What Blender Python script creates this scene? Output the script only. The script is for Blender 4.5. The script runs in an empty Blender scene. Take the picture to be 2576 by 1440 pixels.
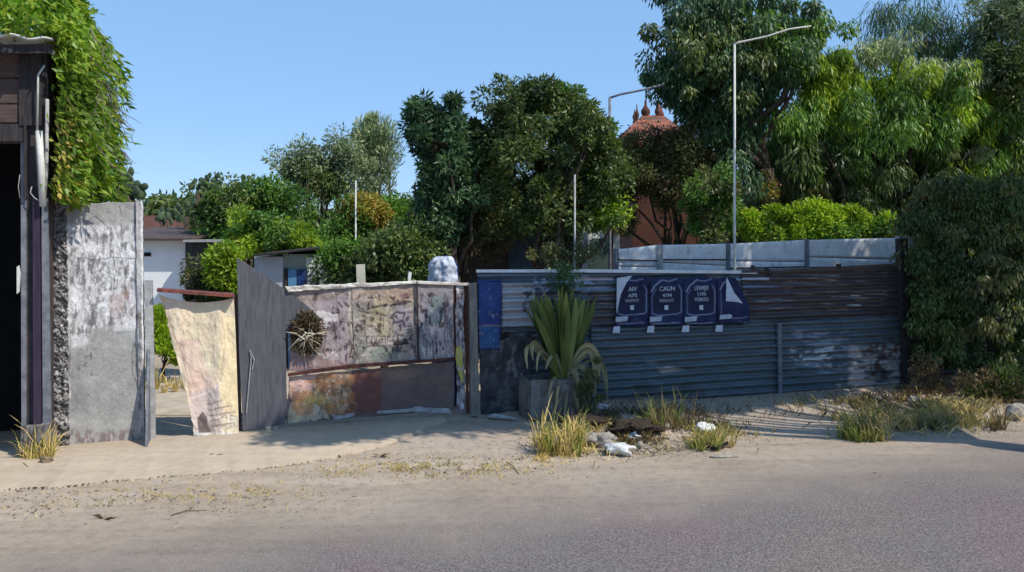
import bpy, math, random
import numpy as np
from mathutils import Vector
random.seed(7); rng = np.random.default_rng(7)
C = bpy.context.scene.collection
SC = bpy.context.scene

# ------------------------------------------------------------------ camera, sky, sun
FPX = 2022.0; HX = 1288.0; HY = 588.0; CAMZ = 2.5        # lens in the units of a 2576 x 1440 picture
cd = bpy.data.cameras.new('camera'); cam = bpy.data.objects.new('camera', cd); C.objects.link(cam)
cam.location = (0, 0, CAMZ); cam.rotation_euler = (math.radians(90), 0, 0)
cd.sensor_width = 36.0; cd.lens = 36.0 * FPX / 2576.0; cd.shift_y = -(720 - HY) / 2576.0
cd.clip_end = 2000; cd.clip_start = 0.05
SC.camera = cam

SUN_EL = math.radians(50)
SUNH = Vector((0.86, -0.51)).normalized()                 # horizontal direction towards the sun
world = bpy.data.worlds.new('World'); SC.world = world; world.use_nodes = True
wn = world.node_tree.nodes; wl = world.node_tree.links
bg = wn['Background']; sky = wn.new('ShaderNodeTexSky'); sky.sky_type = 'NISHITA'; sky.sun_disc = False
sky.sun_elevation = SUN_EL; sky.sun_rotation = math.atan2(SUNH.x, SUNH.y)
sky.air_density = 1.0; sky.dust_density = 0.25; sky.ozone_density = 2.0; sky.altitude = 1500
smx = wn.new('ShaderNodeMix'); smx.data_type = 'RGBA'; smx.inputs[0].default_value = 0.28      # evens out the steep gradient of the physical sky
smx.inputs[6].default_value = (1.55, 3.0, 5.3, 1); wl.new(sky.outputs[0], smx.inputs[7]); wl.new(smx.outputs[2], bg.inputs[0]); bg.inputs[1].default_value = 0.15
sd = bpy.data.lights.new('sun', 'SUN'); sun = bpy.data.objects.new('sun', sd); C.objects.link(sun)
sd.energy = 4.3; sd.angle = math.radians(0.5); sd.color = (1.0, 0.93, 0.82)
SUNV = Vector((SUNH.x * math.cos(SUN_EL), SUNH.y * math.cos(SUN_EL), math.sin(SUN_EL)))
sun.rotation_euler = SUNV.to_track_quat('Z', 'Y').to_euler(); sun.location = (8, -6, 14)
SC.view_settings.view_transform = 'Standard'; SC.view_settings.look = 'None'
SC.view_settings.exposure = 0.25; SC.view_settings.gamma = 1.0

# ------------------------------------------------------------------ geometry of the place
SL = 0.34; CA = 1 / math.sqrt(1 + SL * SL); NV = np.array((SL * CA, -CA, 0.0)); UV = np.array((CA, SL * CA, 0.0))
def PT(px, py, off=0.0):
    """point of the boundary line (a vertical plane), off = metres towards the road"""
    k = (px - HX) / FPX; y = (11.22 - off / CA) / (1 - SL * k)
    return (k * y, y, CAMZ - (py - HY) / FPX * y)
def W(px, py, Y): return ((px - HX) / FPX * Y, Y, CAMZ - (py - HY) / FPX * Y)
def G(px, py):
    Y = CAMZ * FPX / (py - HY); return ((px - HX) / FPX * Y, Y, 0.0)

# ------------------------------------------------------------------ noise and canvas (pigment maps made in code)
def vnoise(x, y, seed=0):
    xi = np.floor(x).astype(np.int64); yi = np.floor(y).astype(np.int64); fx = x - xi; fy = y - yi
    fx = fx * fx * (3 - 2 * fx); fy = fy * fy * (3 - 2 * fy)
    def h(a, b):
        n = (a * 374761393 + b * 668265263 + seed * 1442695041) & 0xffffffff
        n = ((n ^ (n >> 13)) * 1274126177) & 0xffffffff
        return ((n ^ (n >> 16)) & 0xffff) / 65535.0
    return (h(xi, yi) * (1 - fx) + h(xi + 1, yi) * fx) * (1 - fy) + (h(xi, yi + 1) * (1 - fx) + h(xi + 1, yi + 1) * fx) * fy
def fbm(x, y, seed=0, o=4):
    s = 0; a = .5; t = 0
    for i in range(o):
        s = s + a * vnoise(x, y, seed + i * 17); t += a; a *= .55; x = x * 2.03; y = y * 2.03
    return s / t
class Cv:
    def __init__(s, x0, y0, x1, y1, c, st=1.5, seed=1):
        s.b = (x0, y0, x1, y1); s.st = st; s.seed = seed
        s.X, s.Y = np.meshgrid(np.arange(x0, x1 + st, st), np.arange(y0, y1 + st, st))
        s.a = np.ones(s.X.shape + (3,)) * np.array(c)
    def mix(s, m, c): m = np.clip(m, 0, 1)[..., None]; s.a = s.a * (1 - m) + np.array(c) * m; return s
    def mul(s, sx, sy, amp, seed=0, o=4):
        s.a = s.a * (1 + amp * (2 * fbm(s.X / sx, s.Y / sy, s.seed + seed, o) - 1))[..., None]; return s
    def noi(s, sx, sy, thr, soft, c, al=1, seed=0, box=None, o=4):
        m = np.clip((fbm(s.X / sx, s.Y / sy, s.seed + seed, o) - thr) / soft, 0, 1) * al
        if box: m = m * s.box(box)
        return s.mix(m, c)
    def box(s, b, f=10):
        return np.clip((s.X - b[0]) / f, 0, 1) * np.clip((b[2] - s.X) / f, 0, 1) * np.clip((s.Y - b[1]) / f, 0, 1) * np.clip((b[3] - s.Y) / f, 0, 1)
    def rect(s, x0, y0, x1, y1, c, al=1, f=1.5, w=2):
        n = (fbm(s.X / 18, s.Y / 18, s.seed + 3) - .5) * 2 * w
        m = np.clip((s.X - x0 + n) / f, 0, 1) * np.clip((x1 + n - s.X) / f, 0, 1) * np.clip((s.Y + n - y0) / f, 0, 1) * np.clip((y1 + n - s.Y) / f, 0, 1)
        return s.mix(m * al, c)
    def blob(s, x, y, rx, ry, c, al=1, f=.5, rough=.5, seed=0):
        d = np.sqrt(((s.X - x) / rx) ** 2 + ((s.Y - y) / ry) ** 2) + rough * (fbm(s.X / max(3, rx * .35), s.Y / max(3, ry * .35), s.seed + seed + int(x)) - .5) * 2
        return s.mix(np.clip((1 - d) / f, 0, 1) * al, c)
    def line(s, pts, w, c, al=1, wob=2.5):
        X = s.X + (fbm(s.X / 14, s.Y / 14, s.seed + 9) - .5) * 2 * wob; Y = s.Y + (fbm(s.X / 14, s.Y / 14, s.seed + 31) - .5) * 2 * wob
        D = np.full(X.shape, 1e9)
        for (ax, ay), (bx, by) in zip(pts[:-1], pts[1:]):
            dx, dy = bx - ax, by - ay; t = np.clip(((X - ax) * dx + (Y - ay) * dy) / (dx * dx + dy * dy + 1e-9), 0, 1)
            D = np.minimum(D, np.hypot(X - ax - t * dx, Y - ay - t * dy))
        return s.mix(np.clip((w * .5 + .8 - D) / 1.2, 0, 1) * al, c)
    def poly(s, pts, c, al=1, wob=2):
        X = s.X + (fbm(s.X / 12, s.Y / 12, s.seed + 5) - .5) * 2 * wob; Y = s.Y + (fbm(s.X / 12, s.Y / 12, s.seed + 6) - .5) * 2 * wob
        ins = np.zeros(X.shape, bool); n = len(pts)
        for i in range(n):
            ax, ay = pts[i]; bx, by = pts[(i + 1) % n]
            if ay == by: continue
            ins ^= ((ay > Y) != (by > Y)) & (X < (bx - ax) * (Y - ay) / (by - ay) + ax)
        return s.mix(ins * al, c)
    def at(s, x, y):
        fx = np.clip((x - s.b[0]) / s.st, 0, s.X.shape[1] - 1.001); fy = np.clip((y - s.b[1]) / s.st, 0, s.X.shape[0] - 1.001)
        i = fx.astype(int); j = fy.astype(int); u = (fx - i)[..., None]; v = (fy - j)[..., None]
        return (s.a[j, i] * (1 - u) + s.a[j, i + 1] * u) * (1 - v) + (s.a[j + 1, i] * (1 - u) + s.a[j + 1, i + 1] * u) * v

# ------------------------------------------------------------------ objects
def tag(o, label=None, cat=None, group=None, kind=None):
    if label: o['label'] = label
    if cat: o['category'] = cat
    if group: o['group'] = group
    if kind: o['kind'] = kind
    return o
def thing(name, loc, label, cat, group=None):
    o = bpy.data.objects.new(name, None); C.objects.link(o); o.location = loc; o.empty_display_size = .2
    return tag(o, label, cat, group)
def wloc(p):
    v = Vector((0, 0, 0))
    while p is not None: v = v + Vector(p.location); p = p.parent
    return v
def obj(name, verts, faces, mat, parent=None, smooth=False, col=None):
    """verts in world metres; a top-level mesh gets its origin at its own base"""
    v = np.asarray(verts, float).reshape(-1, 3)
    if parent is None:
        o0 = np.array(((v[:, 0].min() + v[:, 0].max()) / 2, (v[:, 1].min() + v[:, 1].max()) / 2, v[:, 2].min()))
    else: o0 = np.array(wloc(parent))
    me = bpy.data.meshes.new(name)
    v = v - o0
    if isinstance(faces, np.ndarray):
        k = faces.shape[1]; nf = len(faces)
        me.vertices.add(len(v)); me.vertices.foreach_set('co', v.astype(np.float32).ravel())
        me.loops.add(nf * k); me.polygons.add(nf)
        me.loops.foreach_set('vertex_index', faces.astype(np.int32).ravel())
        me.polygons.foreach_set('loop_start', np.arange(0, nf * k, k, dtype=np.int32))
        me.polygons.foreach_set('loop_total', np.full(nf, k, np.int32))
        me.update(calc_edges=True)
    else:
        me.from_pydata(v.tolist(), [], faces); me.update()
    if smooth: me.polygons.foreach_set('use_smooth', np.ones(len(me.polygons), bool))
    if col is not None:
        a = me.color_attributes.new('Col', 'FLOAT_COLOR', 'POINT')
        cc = np.ones((len(v), 4), np.float32); cc[:, :3] = col; a.data.foreach_set('color', cc.ravel())
    me.materials.append(mat)
    o = bpy.data.objects.new(name, me); C.objects.link(o)
    if parent is None: o.location = o0
    else: o.parent = parent
    return o
class MB:
    def __init__(s): s.v = []; s.f = []
    def add(s, v, f): n = len(s.v); s.v += [tuple(p) for p in v]; s.f += [tuple(i + n for i in q) for q in f]; return s
    def hexa(s, lo, hi):   # two 4-point loops
        return s.add(list(lo) + list(hi), [(3, 2, 1, 0), (4, 5, 6, 7), (0, 1, 5, 4), (1, 2, 6, 5), (2, 3, 7, 6), (3, 0, 4, 7)])
    def box(s, x0, y0, z0, x1, y1, z1):
        return s.hexa([(x0, y0, z0), (x1, y0, z0), (x1, y1, z0), (x0, y1, z0)], [(x0, y0, z1), (x1, y0, z1), (x1, y1, z1), (x0, y1, z1)])
    def prism(s, pts, off, th):   # polygon of picture points on the boundary plane, given thickness away from the road
        a = [PT(x, y, off) for x, y in pts]; b = [tuple(np.array(p) - NV * th) for p in a]; n = len(a)
        return s.add(a + b, [tuple(range(n))[::-1], tuple(range(n, 2 * n))] + [(i, (i + 1) % n, n + (i + 1) % n, n + i) for i in range(n)])
    def prismY(s, pts, Y, th):
        a = [W(x, y, Y) for x, y in pts]; b = [(p[0] * 1, p[1] + th, p[2]) for p in a]; n = len(a)
        return s.add(a + b, [tuple(range(n))[::-1], tuple(range(n, 2 * n))] + [(i, (i + 1) % n, n + (i + 1) % n, n + i) for i in range(n)])
    def tube(s, P, R, n=8, cap=True):
        P = [np.array(p, float) for p in P]; m = len(P); R = [R] * m if not hasattr(R, '__len__') else R
        vs = []; prev = None
        for i in range(m):
            t = P[min(i + 1, m - 1)] - P[max(i - 1, 0)]; t /= np.linalg.norm(t) + 1e-9
            r = prev if prev is not None else (np.array((1., 0, 0)) if abs(t[0]) < .8 else np.array((0, 1., 0)))
            a = r - t * r.dot(t); a /= np.linalg.norm(a) + 1e-9; b = np.cross(t, a); prev = a
            for k in range(n):
                an = 2 * math.pi * k / n; vs.append(P[i] + R[i] * (a * math.cos(an) + b * math.sin(an)))
        fs = [(i * n + k, i * n + (k + 1) % n, (i + 1) * n + (k + 1) % n, (i + 1) * n + k) for i in range(m - 1) for k in range(n)]
        if cap: fs += [tuple(range(n))[::-1], tuple(range((m - 1) * n, m * n))]
        return s.add(vs, fs)
    def build(s, name, mat, parent=None, smooth=False): return obj(name, s.v, s.f, mat, parent, smooth)

def grid_obj(name, fn, nu, nv, th, mat, parent=None, cv=None, smooth=True, base=(.3, .3, .3)):
    """fn(s,t)->(px,py,off) arrays. Closed sheet of thickness th; pigment from canvas"""
    S, T = np.meshgrid(np.linspace(0, 1, nu), np.linspace(0, 1, nv))
    px, py, off = fn(S, T); off = off + np.zeros_like(px)
    k = (px - HX) / FPX; y = (11.22 - off / CA) / (1 - SL * k)
    F = np.stack((k * y, y, CAMZ - (py - HY) / FPX * y), -1).reshape(-1, 3)
    B = F - NV * th; N = nu * nv
    i, j = np.meshgrid(np.arange(nu - 1), np.arange(nv - 1)); a = (j * nu + i).ravel()
    q = np.stack((a, a + nu, a + nu + 1, a + 1), -1); qb = (q + N)[:, ::-1]
    ed = np.concatenate((np.arange(nu), np.arange(1, nv) * nu + nu - 1, (nv - 1) * nu + np.arange(nu - 2, -1, -1), np.arange(nv - 2, 0, -1) * nu))
    e2 = np.roll(ed, -1); sd_ = np.stack((ed, e2, e2 + N, ed + N), -1)
    col = cv.at(px, py).reshape(-1, 3) if cv is not None else np.ones((N, 3)) * np.array(base)
    return obj(name, np.concatenate((F, B)), np.concatenate((q, qb, sd_)), mat, parent, smooth, np.concatenate((col, col * .8)))
def quadfn(tl, tr, br, bl, off=0., dof=None, edge=0, seed=3):
    def fn(S, T):
        px = (tl[0] * (1 - S) + tr[0] * S) * (1 - T) + (bl[0] * (1 - S) + br[0] * S) * T
        py = (tl[1] * (1 - S) + tr[1] * S) * (1 - T) + (bl[1] * (1 - S) + br[1] * S) * T
        if edge:
            py = py + (fbm(px / 22, py * 0 + seed, seed) - .5) * 2 * edge * (1 - 4 * T * (1 - T))
            px = px + (fbm(px * 0 + seed + 5, py / 22, seed + 1) - .5) * 2 * edge * (1 - 4 * S * (1 - S)) * .7
        o = off + (dof(S, T, px, py) if dof else 0)
        return px, py, o
    return fn

# ------------------------------------------------------------------ materials
def nmat(name):
    m = bpy.data.materials.new(name); m.use_nodes = True; n = m.node_tree.nodes; l = m.node_tree.links
    return m, n, l, n['Principled BSDF']
def noise(n, l, scale, detail=6, rough=.6, vec=None, dist=0):
    t = n.new('ShaderNodeTexNoise'); t.inputs['Scale'].default_value = scale; t.inputs['Detail'].default_value = detail
    t.inputs['Roughness'].default_value = rough; t.inputs['Distortion'].default_value = dist
    if vec is not None: l.new(vec, t.inputs['Vector'])
    return t
def ramp(n, l, src, stops):
    r = n.new('ShaderNodeValToRGB'); e = r.color_ramp.elements
    while len(e) < len(stops): e.new(.5)
    for x, (p, c) in zip(e, stops): x.position = p; x.color = (*c, 1) if len(c) == 3 else c
    l.new(src, r.inputs[0]); return r
def mixc(n, l, a, b, fac, mode='MIX'):
    x = n.new('ShaderNodeMix'); x.data_type = 'RGBA'; x.blend_type = mode
    for i, s in ((6, a), (7, b)):
        if isinstance(s, tuple): x.inputs[i].default_value = (*s, 1)
        else: l.new(s, x.inputs[i])
    if isinstance(fac, (int, float)): x.inputs[0].default_value = fac
    else: l.new(fac, x.inputs[0])
    return x.outputs[2]
def pos(n, l, sc=(1, 1, 1)):
    g = n.new('ShaderNodeNewGeometry'); m = n.new('ShaderNodeMapping'); m.inputs['Scale'].default_value = sc
    l.new(g.outputs['Position'], m.inputs[0]); return m.outputs[0]
def bump(n, l, b, h, st, dist=.02):
    x = n.new('ShaderNodeBump'); x.inputs['Strength'].default_value = st; x.inputs['Distance'].default_value = dist
    l.new(h, x.inputs['Height']); l.new(x.outputs[0], b.inputs['Normal'])
def painted(name, rough=.75, metal=0., bsc=40, bst=.35, var=.25, stretch=(1, 1, 1), spec=.3, dist=.01):
    m, n, l, b = nmat(name); a = n.new('ShaderNodeAttribute'); a.attribute_name = 'Col'
    p = pos(n, l, stretch); t = noise(n, l, bsc, 8, .65, p); t2 = noise(n, l, bsc * .2, 6, .6, p)
    r = ramp(n, l, t.outputs[0], [(.3, (1 - var,) * 3), (.7, (1 + var * .6,) * 3)])
    r2 = ramp(n, l, t2.outputs[0], [(.3, (1 - var * .8,) * 3), (.7, (1 + var * .4,) * 3)])
    c = mixc(n, l, a.outputs['Color'], r.outputs[0], 1., 'MULTIPLY'); c = mixc(n, l, c, r2.outputs[0], 1., 'MULTIPLY')
    l.new(c, b.inputs['Base Color']); b.inputs['Roughness'].default_value = rough; b.inputs['Metallic'].default_value = metal
    b.inputs['Specular IOR Level'].default_value = spec
    bump(n, l, b, t.outputs[0], bst, dist); return m
def plain(name, c1, c2, sc=12, rough=.8, bst=.3, stretch=(1, 1, 1), metal=0., spec=.3, dist=.01, thr=(.35, .65)):
    m, n, l, b = nmat(name); p = pos(n, l, stretch); t = noise(n, l, sc, 8, .65, p)
    r = ramp(n, l, t.outputs[0], [(thr[0], c1), (thr[1], c2)])
    l.new(r.outputs[0], b.inputs['Base Color']); b.inputs['Roughness'].default_value = rough; b.inputs['Metallic'].default_value = metal
    b.inputs['Specular IOR Level'].default_value = spec
    t2 = noise(n, l, sc * 4, 6, .7, p); bump(n, l, b, t2.outputs[0], bst, dist); return m
def leafmat(name, cols, trans=.35, rough=.45, spec=.35, tcol=None):
    m, n, l, b = nmat(name); g = n.new('ShaderNodeNewGeometry')
    k = len(cols); r = ramp(n, l, g.outputs['Random Per Island'], [(i / (k - 1), c) for i, c in enumerate(cols)])
    p = pos(n, l); t = noise(n, l, .9, 3, .5, p); rr = ramp(n, l, t.outputs[0], [(.35, (1.0, 1.05, .95)), (.65, (2.3, 2.15, 1.6))])
    c = mixc(n, l, r.outputs[0], rr.outputs[0], 1., 'MULTIPLY')
    l.new(c, b.inputs['Base Color']); b.inputs['Roughness'].default_value = rough; b.inputs['Specular IOR Level'].default_value = spec
    tr = n.new('ShaderNodeBsdfTranslucent'); c2 = mixc(n, l, c, tcol or (1.25, 1.35, .55), 1., 'MULTIPLY'); l.new(c2, tr.inputs[0])
    mx = n.new('ShaderNodeMixShader'); mx.inputs[0].default_value = trans
    l.new(b.outputs[0], mx.inputs[1]); l.new(tr.outputs[0], mx.inputs[2]); l.new(mx.outputs[0], n['Material Output'].inputs[0]); return m
M = {}
M['concrete'] = painted('weathered concrete', .9, 0, 30, .4, .25, dist=.008)
M['rubble'] = painted('rough stone', .95, 0, 22, 1., .6, dist=.04)
M['sheet'] = painted('corrugated iron paint', .5, .25, 30, .12, .3, (.35, 1, 2.2), .4, .004)
M['paper'] = painted('weathered print', .7, 0, 30, .3, .15)
M['cloth'] = painted('printed cloth', .85, 0, 60, .25, .12, dist=.006)
M['metalpaint'] = painted('painted steel', .55, .2, 34, .2, .25)
M['wall'] = painted('precast wall paint', .85, 0, 20, .3, .16)
M['wood'] = plain('grey weathered wood', (.11, .10, .095), (.26, .24, .21), 8, .85, .6, (6, 6, .6))
M['darkwood'] = plain('dark timber', (.015, .013, .014), (.05, .043, .045), 10, .8, .5, (4, 4, .5))
M['brownwood'] = plain('brown boards', (.05, .035, .03), (.10, .07, .06), 9, .8, .4, (.6, .6, 5))
M['grey'] = plain('grey painted metal', (.24, .24, .24), (.40, .40, .40), 10, .6, .2)
M['white'] = plain('white paint', (.55, .56, .57), (.75, .76, .77), 9, .6, .2)
M['whitewash'] = plain('sunlit whitewash', (.76, .78, .80), (.84, .85, .86), 4, .8, .15); M['rust'] = plain('red oxide paint', (.07, .03, .025), (.24, .07, .05), 14, .7, .3)
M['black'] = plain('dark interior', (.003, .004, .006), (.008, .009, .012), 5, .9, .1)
M['bark'] = plain('tree bark', (.035, .027, .02), (.12, .095, .07), 7, .95, 1., (4, 4, .8), dist=.03)
M['palebark'] = plain('pale bark', (.10, .085, .07), (.25, .22, .18), 7, .95, .8, (4, 4, .8), dist=.02)
M['tile'] = plain('terracotta tile', (.10, .06, .045), (.36, .11, .06), 2.6, .85, .5, thr=(.40, .62))
M['darkrust'] = plain('dark rusty steel', (.03, .014, .012), (.12, .04, .03), 9, .7, .3, (1, 1, 4)); M['brick'] = plain('red brown plaster', (.075, .032, .022), (.115, .045, .030), 2, .9, .3)
M['polewhite'] = plain('galvanised pole', (.45, .45, .42), (.62, .62, .58), 12, .5, .1)
M['navy'] = plain('navy enamel', (.012, .03, .12), (.025, .06, .20), 8, .5, .2)
M['yellow'] = plain('dull yellow plastic', (.30, .28, .07), (.45, .40, .12), 8, .7, .3)
M['rock'] = plain('pale stone', (.22, .20, .17), (.42, .39, .34), 14, .9, .8, dist=.02)
M['litter'] = plain('pale litter plastic', (.42, .43, .44), (.68, .68, .66), 10, .5, .3)
M['twig'] = plain('dry twigs', (.10, .075, .045), (.25, .19, .12), 20, .9, .4)
# leaves (base colours of real foliage)
M['l_vine'] = leafmat('vine leaves', [(.04, .09, .012), (.08, .155, .018), (.12, .19, .025), (.18, .21, .04)], .4)
M['l_vinedry'] = leafmat('yellowing vine', [(.14, .14, .03), (.25, .24, .06), (.30, .22, .08)], .3)
M['l_dark'] = leafmat('dark broad leaves', [(.026, .048, .02), (.045, .075, .028), (.07, .10, .035), (.10, .12, .055)], .28)
M['l_teal'] = leafmat('blue green leaves', [(.026, .058, .036), (.04, .082, .046), (.065, .11, .055)], .28, tcol=(1.1, 1.3, .8))
M['l_mid'] = leafmat('mid green leaves', [(.04, .09, .02), (.06, .13, .03), (.10, .17, .04)], .32)
M['l_bright'] = leafmat('bright green leaves', [(.09, .17, .018), (.16, .25, .025), (.28, .33, .05)], .42)
M['l_olive'] = leafmat('olive shrub leaves', [(.06, .06, .03), (.10, .10, .045), (.05, .08, .03)], .25)
M['l_grey'] = leafmat('grey green leaves', [(.09, .13, .08), (.14, .18, .12), (.20, .24, .16)], .25, tcol=(1.1, 1.15, .8))
M['l_brown'] = leafmat('dry brown foliage', [(.05, .04, .03), (.10, .075, .05), (.07, .06, .035)], .2, tcol=(1.1, 1, .7))
M['l_orange'] = leafmat('orange blossom', [(.12, .12, .03), (.22, .15, .04), (.09, .12, .03), (.17, .12, .04)], .3)
M['l_cactus'] = leafmat('cactus pads', [(.022, .042, .028), (.04, .065, .038)], .0, .6)
M['l_straw'] = leafmat('dry straw', [(.24, .19, .09), (.36, .29, .15), (.17, .15, .06), (.42, .36, .22)], .25, .7, .15, tcol=(1.1, 1.05, .7))
M['l_grass'] = leafmat('green grass', [(.08, .11, .03), (.14, .16, .05), (.26, .24, .10)], .3, .6, .2)
M['l_strap'] = leafmat('strap leaves', [(.06, .085, .025), (.09, .12, .035), (.14, .17, .06)], .2, .5, .3)
M['l_strapdry'] = leafmat('withered strap leaves', [(.16, .145, .10), (.24, .22, .15), (.12, .12, .07)], .15, .7, .2)

# ------------------------------------------------------------------ foliage
def frame(d):
    r = rng.normal(size=d.shape); s = np.cross(d, r); s /= np.linalg.norm(s, axis=1, keepdims=True) + 1e-9; return s
def leafset(P, D, L, Wd, fold=.0):
    """one four-sided leaf at every P along D"""
    n = len(P); D = D / (np.linalg.norm(D, axis=1, keepdims=True) + 1e-9); s = frame(D)
    L = L * (.65 + .7 * rng.random((n, 1))); w = Wd * (.65 + .7 * rng.random((n, 1)))
    nn = np.cross(D, s)
    fl = (rng.random((n, 1)) - .5) * .35; D2 = D + s * fl; b = P; t = P + D2 * L; a = P + D * L * .42 + s * w * .5 + nn * L * .08; c = P + D * L * .42 - s * w * .5 + nn * L * .08
    V = np.stack((b, a, t, c), 1).reshape(-1, 3); F = np.arange(4 * n).reshape(n, 4); return V, F
def sph(n):
    v = rng.normal(size=(n, 3)); return v / np.linalg.norm(v, axis=1, keepdims=True)
def crown(ells, Y, nclump, rc, nleaf, L, Wd, style='broad', deep=1., flat=1.):
    """ells: (px,py,rx,ry[,dY]) in picture units at distance Y. returns leaf verts, faces and clump centres"""
    cs = []; wts = np.array([e[2] * e[3] for e in ells], float); wts /= wts.sum()
    idx = rng.choice(len(ells), nclump, p=wts); sc = Y / FPX
    for i in idx:
        e = ells[i]; dY = e[4] if len(e) > 4 else 0; c = np.array(W(e[0], e[1], Y + dY))
        d = sph(1)[0]; rad = rng.random() ** .38
        rx = max(.02, e[2] * sc - rc * .38); rz = max(.02, e[3] * sc - rc * .38); ry = max(.1, (rx + rz) * .5 * deep)
        if rng.random() < .2: rad = 1.0 + .25 * rng.random() + rc * .5 / max(rx, rz, .2)
        cs.append(c + d * rad * np.array((rx, ry, rz)))
    cs = np.array(cs); nleaf = int(nleaf * 1.35); L = L * .86; Wd = Wd * .9; k = rng.integers(0, nclump, nleaf); rr = rc * (.35 + .95 * rng.random(nclump))
    d = sph(nleaf); d[:, 2] *= flat; P = cs[k] + d * (rr[k] * (.35 + .75 * rng.random(nleaf) ** .6))[:, None]
    if style == 'broad': D = d * .7 + sph(nleaf) * .7 + np.array((0, 0, -.25))
    elif style == 'droop': D = d * .45 + sph(nleaf) * .35 + np.array((0, 0, -.9))
    elif style == 'up': D = d * .6 + sph(nleaf) * .35 + np.array((0, 0, .8))
    else: D = sph(nleaf)
    P[:, 2] = np.maximum(P[:, 2], .05)
    V, F = leafset(P, D, L, Wd); return V, F, cs
def wiggle(a, b, n, j):
    a = np.array(a, float); b = np.array(b, float); L = np.linalg.norm(b - a)
    return [a + (b - a) * i / n + (rng.normal(size=3) * j * L if 0 < i < n else 0) for i in range(n + 1)]
def tree(name, label, cat, Y, ells, base, rtrunk, leaf, nclump, rc, nleaf, L, Wd, style='broad', limbs=9, bark='bark',
         group=None, deep=1., extra=None, flat=1., Yb=None, stems=1, fork=.45):
    bx = ((base - HX) / FPX) * Y; by = Yb or Y
    t = thing(name, (bx, by, 0), label, cat, group)
    V, F, cs = crown(ells, Y, nclump, rc, nleaf, L, Wd, style, deep, flat)
    obj('crown', V, F, M[leaf], t)
    if extra:
        for (el, lf, nc, nl) in extra:
            V, F, c2 = crown(el, Y, nc, rc, nl, L, Wd, style, deep, flat); obj('crown', V, F, M[lf], t); cs = np.concatenate((cs, c2))
    mb = MB(); top = cs.mean(0); zf = max(.3, top[2] * fork)
    for s in range(stems):
        b0 = np.array((bx + (s - (stems - 1) / 2) * rtrunk * 3.2, by, -.05)); f = np.array((bx * .75 + top[0] * .25 + (s - (stems - 1) / 2) * rtrunk * 6, by * .8 + top[1] * .2, zf))
        mb.tube(wiggle(b0, f, 4, .02), [rtrunk * 1.25, rtrunk, rtrunk * .92, rtrunk * .85, rtrunk * .75], 9)
        sel = rng.permutation(len(cs))[:max(2, limbs // stems)]
        for i in sel:
            mb.tube(wiggle(f - np.array((0, 0, .02)), cs[i], 4, .05), list(np.linspace(rtrunk * .5, rtrunk * .10, 5)), 6)
    mb.build('trunk', M[bark], t, True); return t
def tuft(name, label, cat, px, py, h, r, n, mat, lean=.5, wd=.008, extra=None, group=None):
    g = np.array(G(px, py)); t = thing(name, tuple(g), label, cat, group)
    def blades(n, h, r, lean, wd):
        a = rng.random(n) * 6.283; rr = r * .45 * np.sqrt(rng.random(n)); P = g + np.stack((np.cos(a) * rr, np.sin(a) * rr, 0 * a), 1)
        n0 = max(4, n // 22); ci = rng.integers(0, n0, n); ca = rng.random(n0) * 6.283; cr = r * .8 * np.sqrt(rng.random(n0)); P = g + np.stack((np.cos(ca[ci]) * cr[ci], np.sin(ca[ci]) * cr[ci] * .6, 0 * a), 1) + np.stack((np.cos(a), np.sin(a), 0 * a), 1) * .03; out = np.stack((np.cos(a), np.sin(a), 0 * a), 1) * (rng.random(n) * lean)[:, None] + rng.normal(size=(n, 3)) * .22
        H = (h * (.3 + .75 * rng.random(n) ** 1.3) * (.55 + .6 * rng.random(n0))[ci])[:, None]; s = np.cross(out + (0, 0, .3), sph(n)); s /= np.linalg.norm(s, axis=1, keepdims=True); s *= wd
        up = np.array((0, 0, 1.)); m1 = P + up * H * .5 + out * H * .25; m2 = P + up * H * .85 + out * H * .7; e = P + up * H * .98 + out * H * 1.15
        V = np.stack((P - s, P + s, m1 + s * .9, m1 - s * .9, m2 + s * .6, m2 - s * .6, e), 1).reshape(-1, 3)
        i = np.arange(n)[:, None] * 7; F = np.concatenate((i + np.array([[0, 1, 2, 3]]), i + np.array([[3, 2, 4, 5]]), i + np.array([[5, 4, 6, 6]])))
        return V, [tuple(f) if f[2] != f[3] else tuple(f[:3]) for f in F.tolist()]
    V, F = blades(n, h, r, lean, wd); obj('blades', V, F, M[mat], t)
    if extra:
        V, F = blades(extra[1], h * extra[2], r * 1.2, lean * 1.2, wd); obj('dry_blades', V, F, M[extra[0]], t)
    return t

# ------------------------------------------------------------------ the ground, road and footpath
def nd(n, l):     # distance measured towards the road from the boundary line, in metres
    g = n.new('ShaderNodeNewGeometry'); d = n.new('ShaderNodeVectorMath'); d.operation = 'DOT_PRODUCT'
    l.new(g.outputs['Position'], d.inputs[0]); d.inputs[1].default_value = tuple(NV); a = n.new('ShaderNodeMath'); a.operation = 'ADD'
    l.new(d.outputs['Value'], a.inputs[0]); a.inputs[1].default_value = 11.22 * CA; return a.outputs[0]
def smooth(n, l, v, a, b):
    m = n.new('ShaderNodeMapRange'); m.inputs['From Min'].default_value = a; m.inputs['From Max'].default_value = b; l.new(v, m.inputs['Value']); return m.outputs[0]
def add(n, l, a, b, op='ADD'):
    x = n.new('ShaderNodeMath'); x.operation = op
    for i, s in enumerate((a, b)):
        if isinstance(s, (int, float)): x.inputs[i].default_value = s
        else: l.new(s, x.inputs[i])
    return x.outputs[0]
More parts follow.
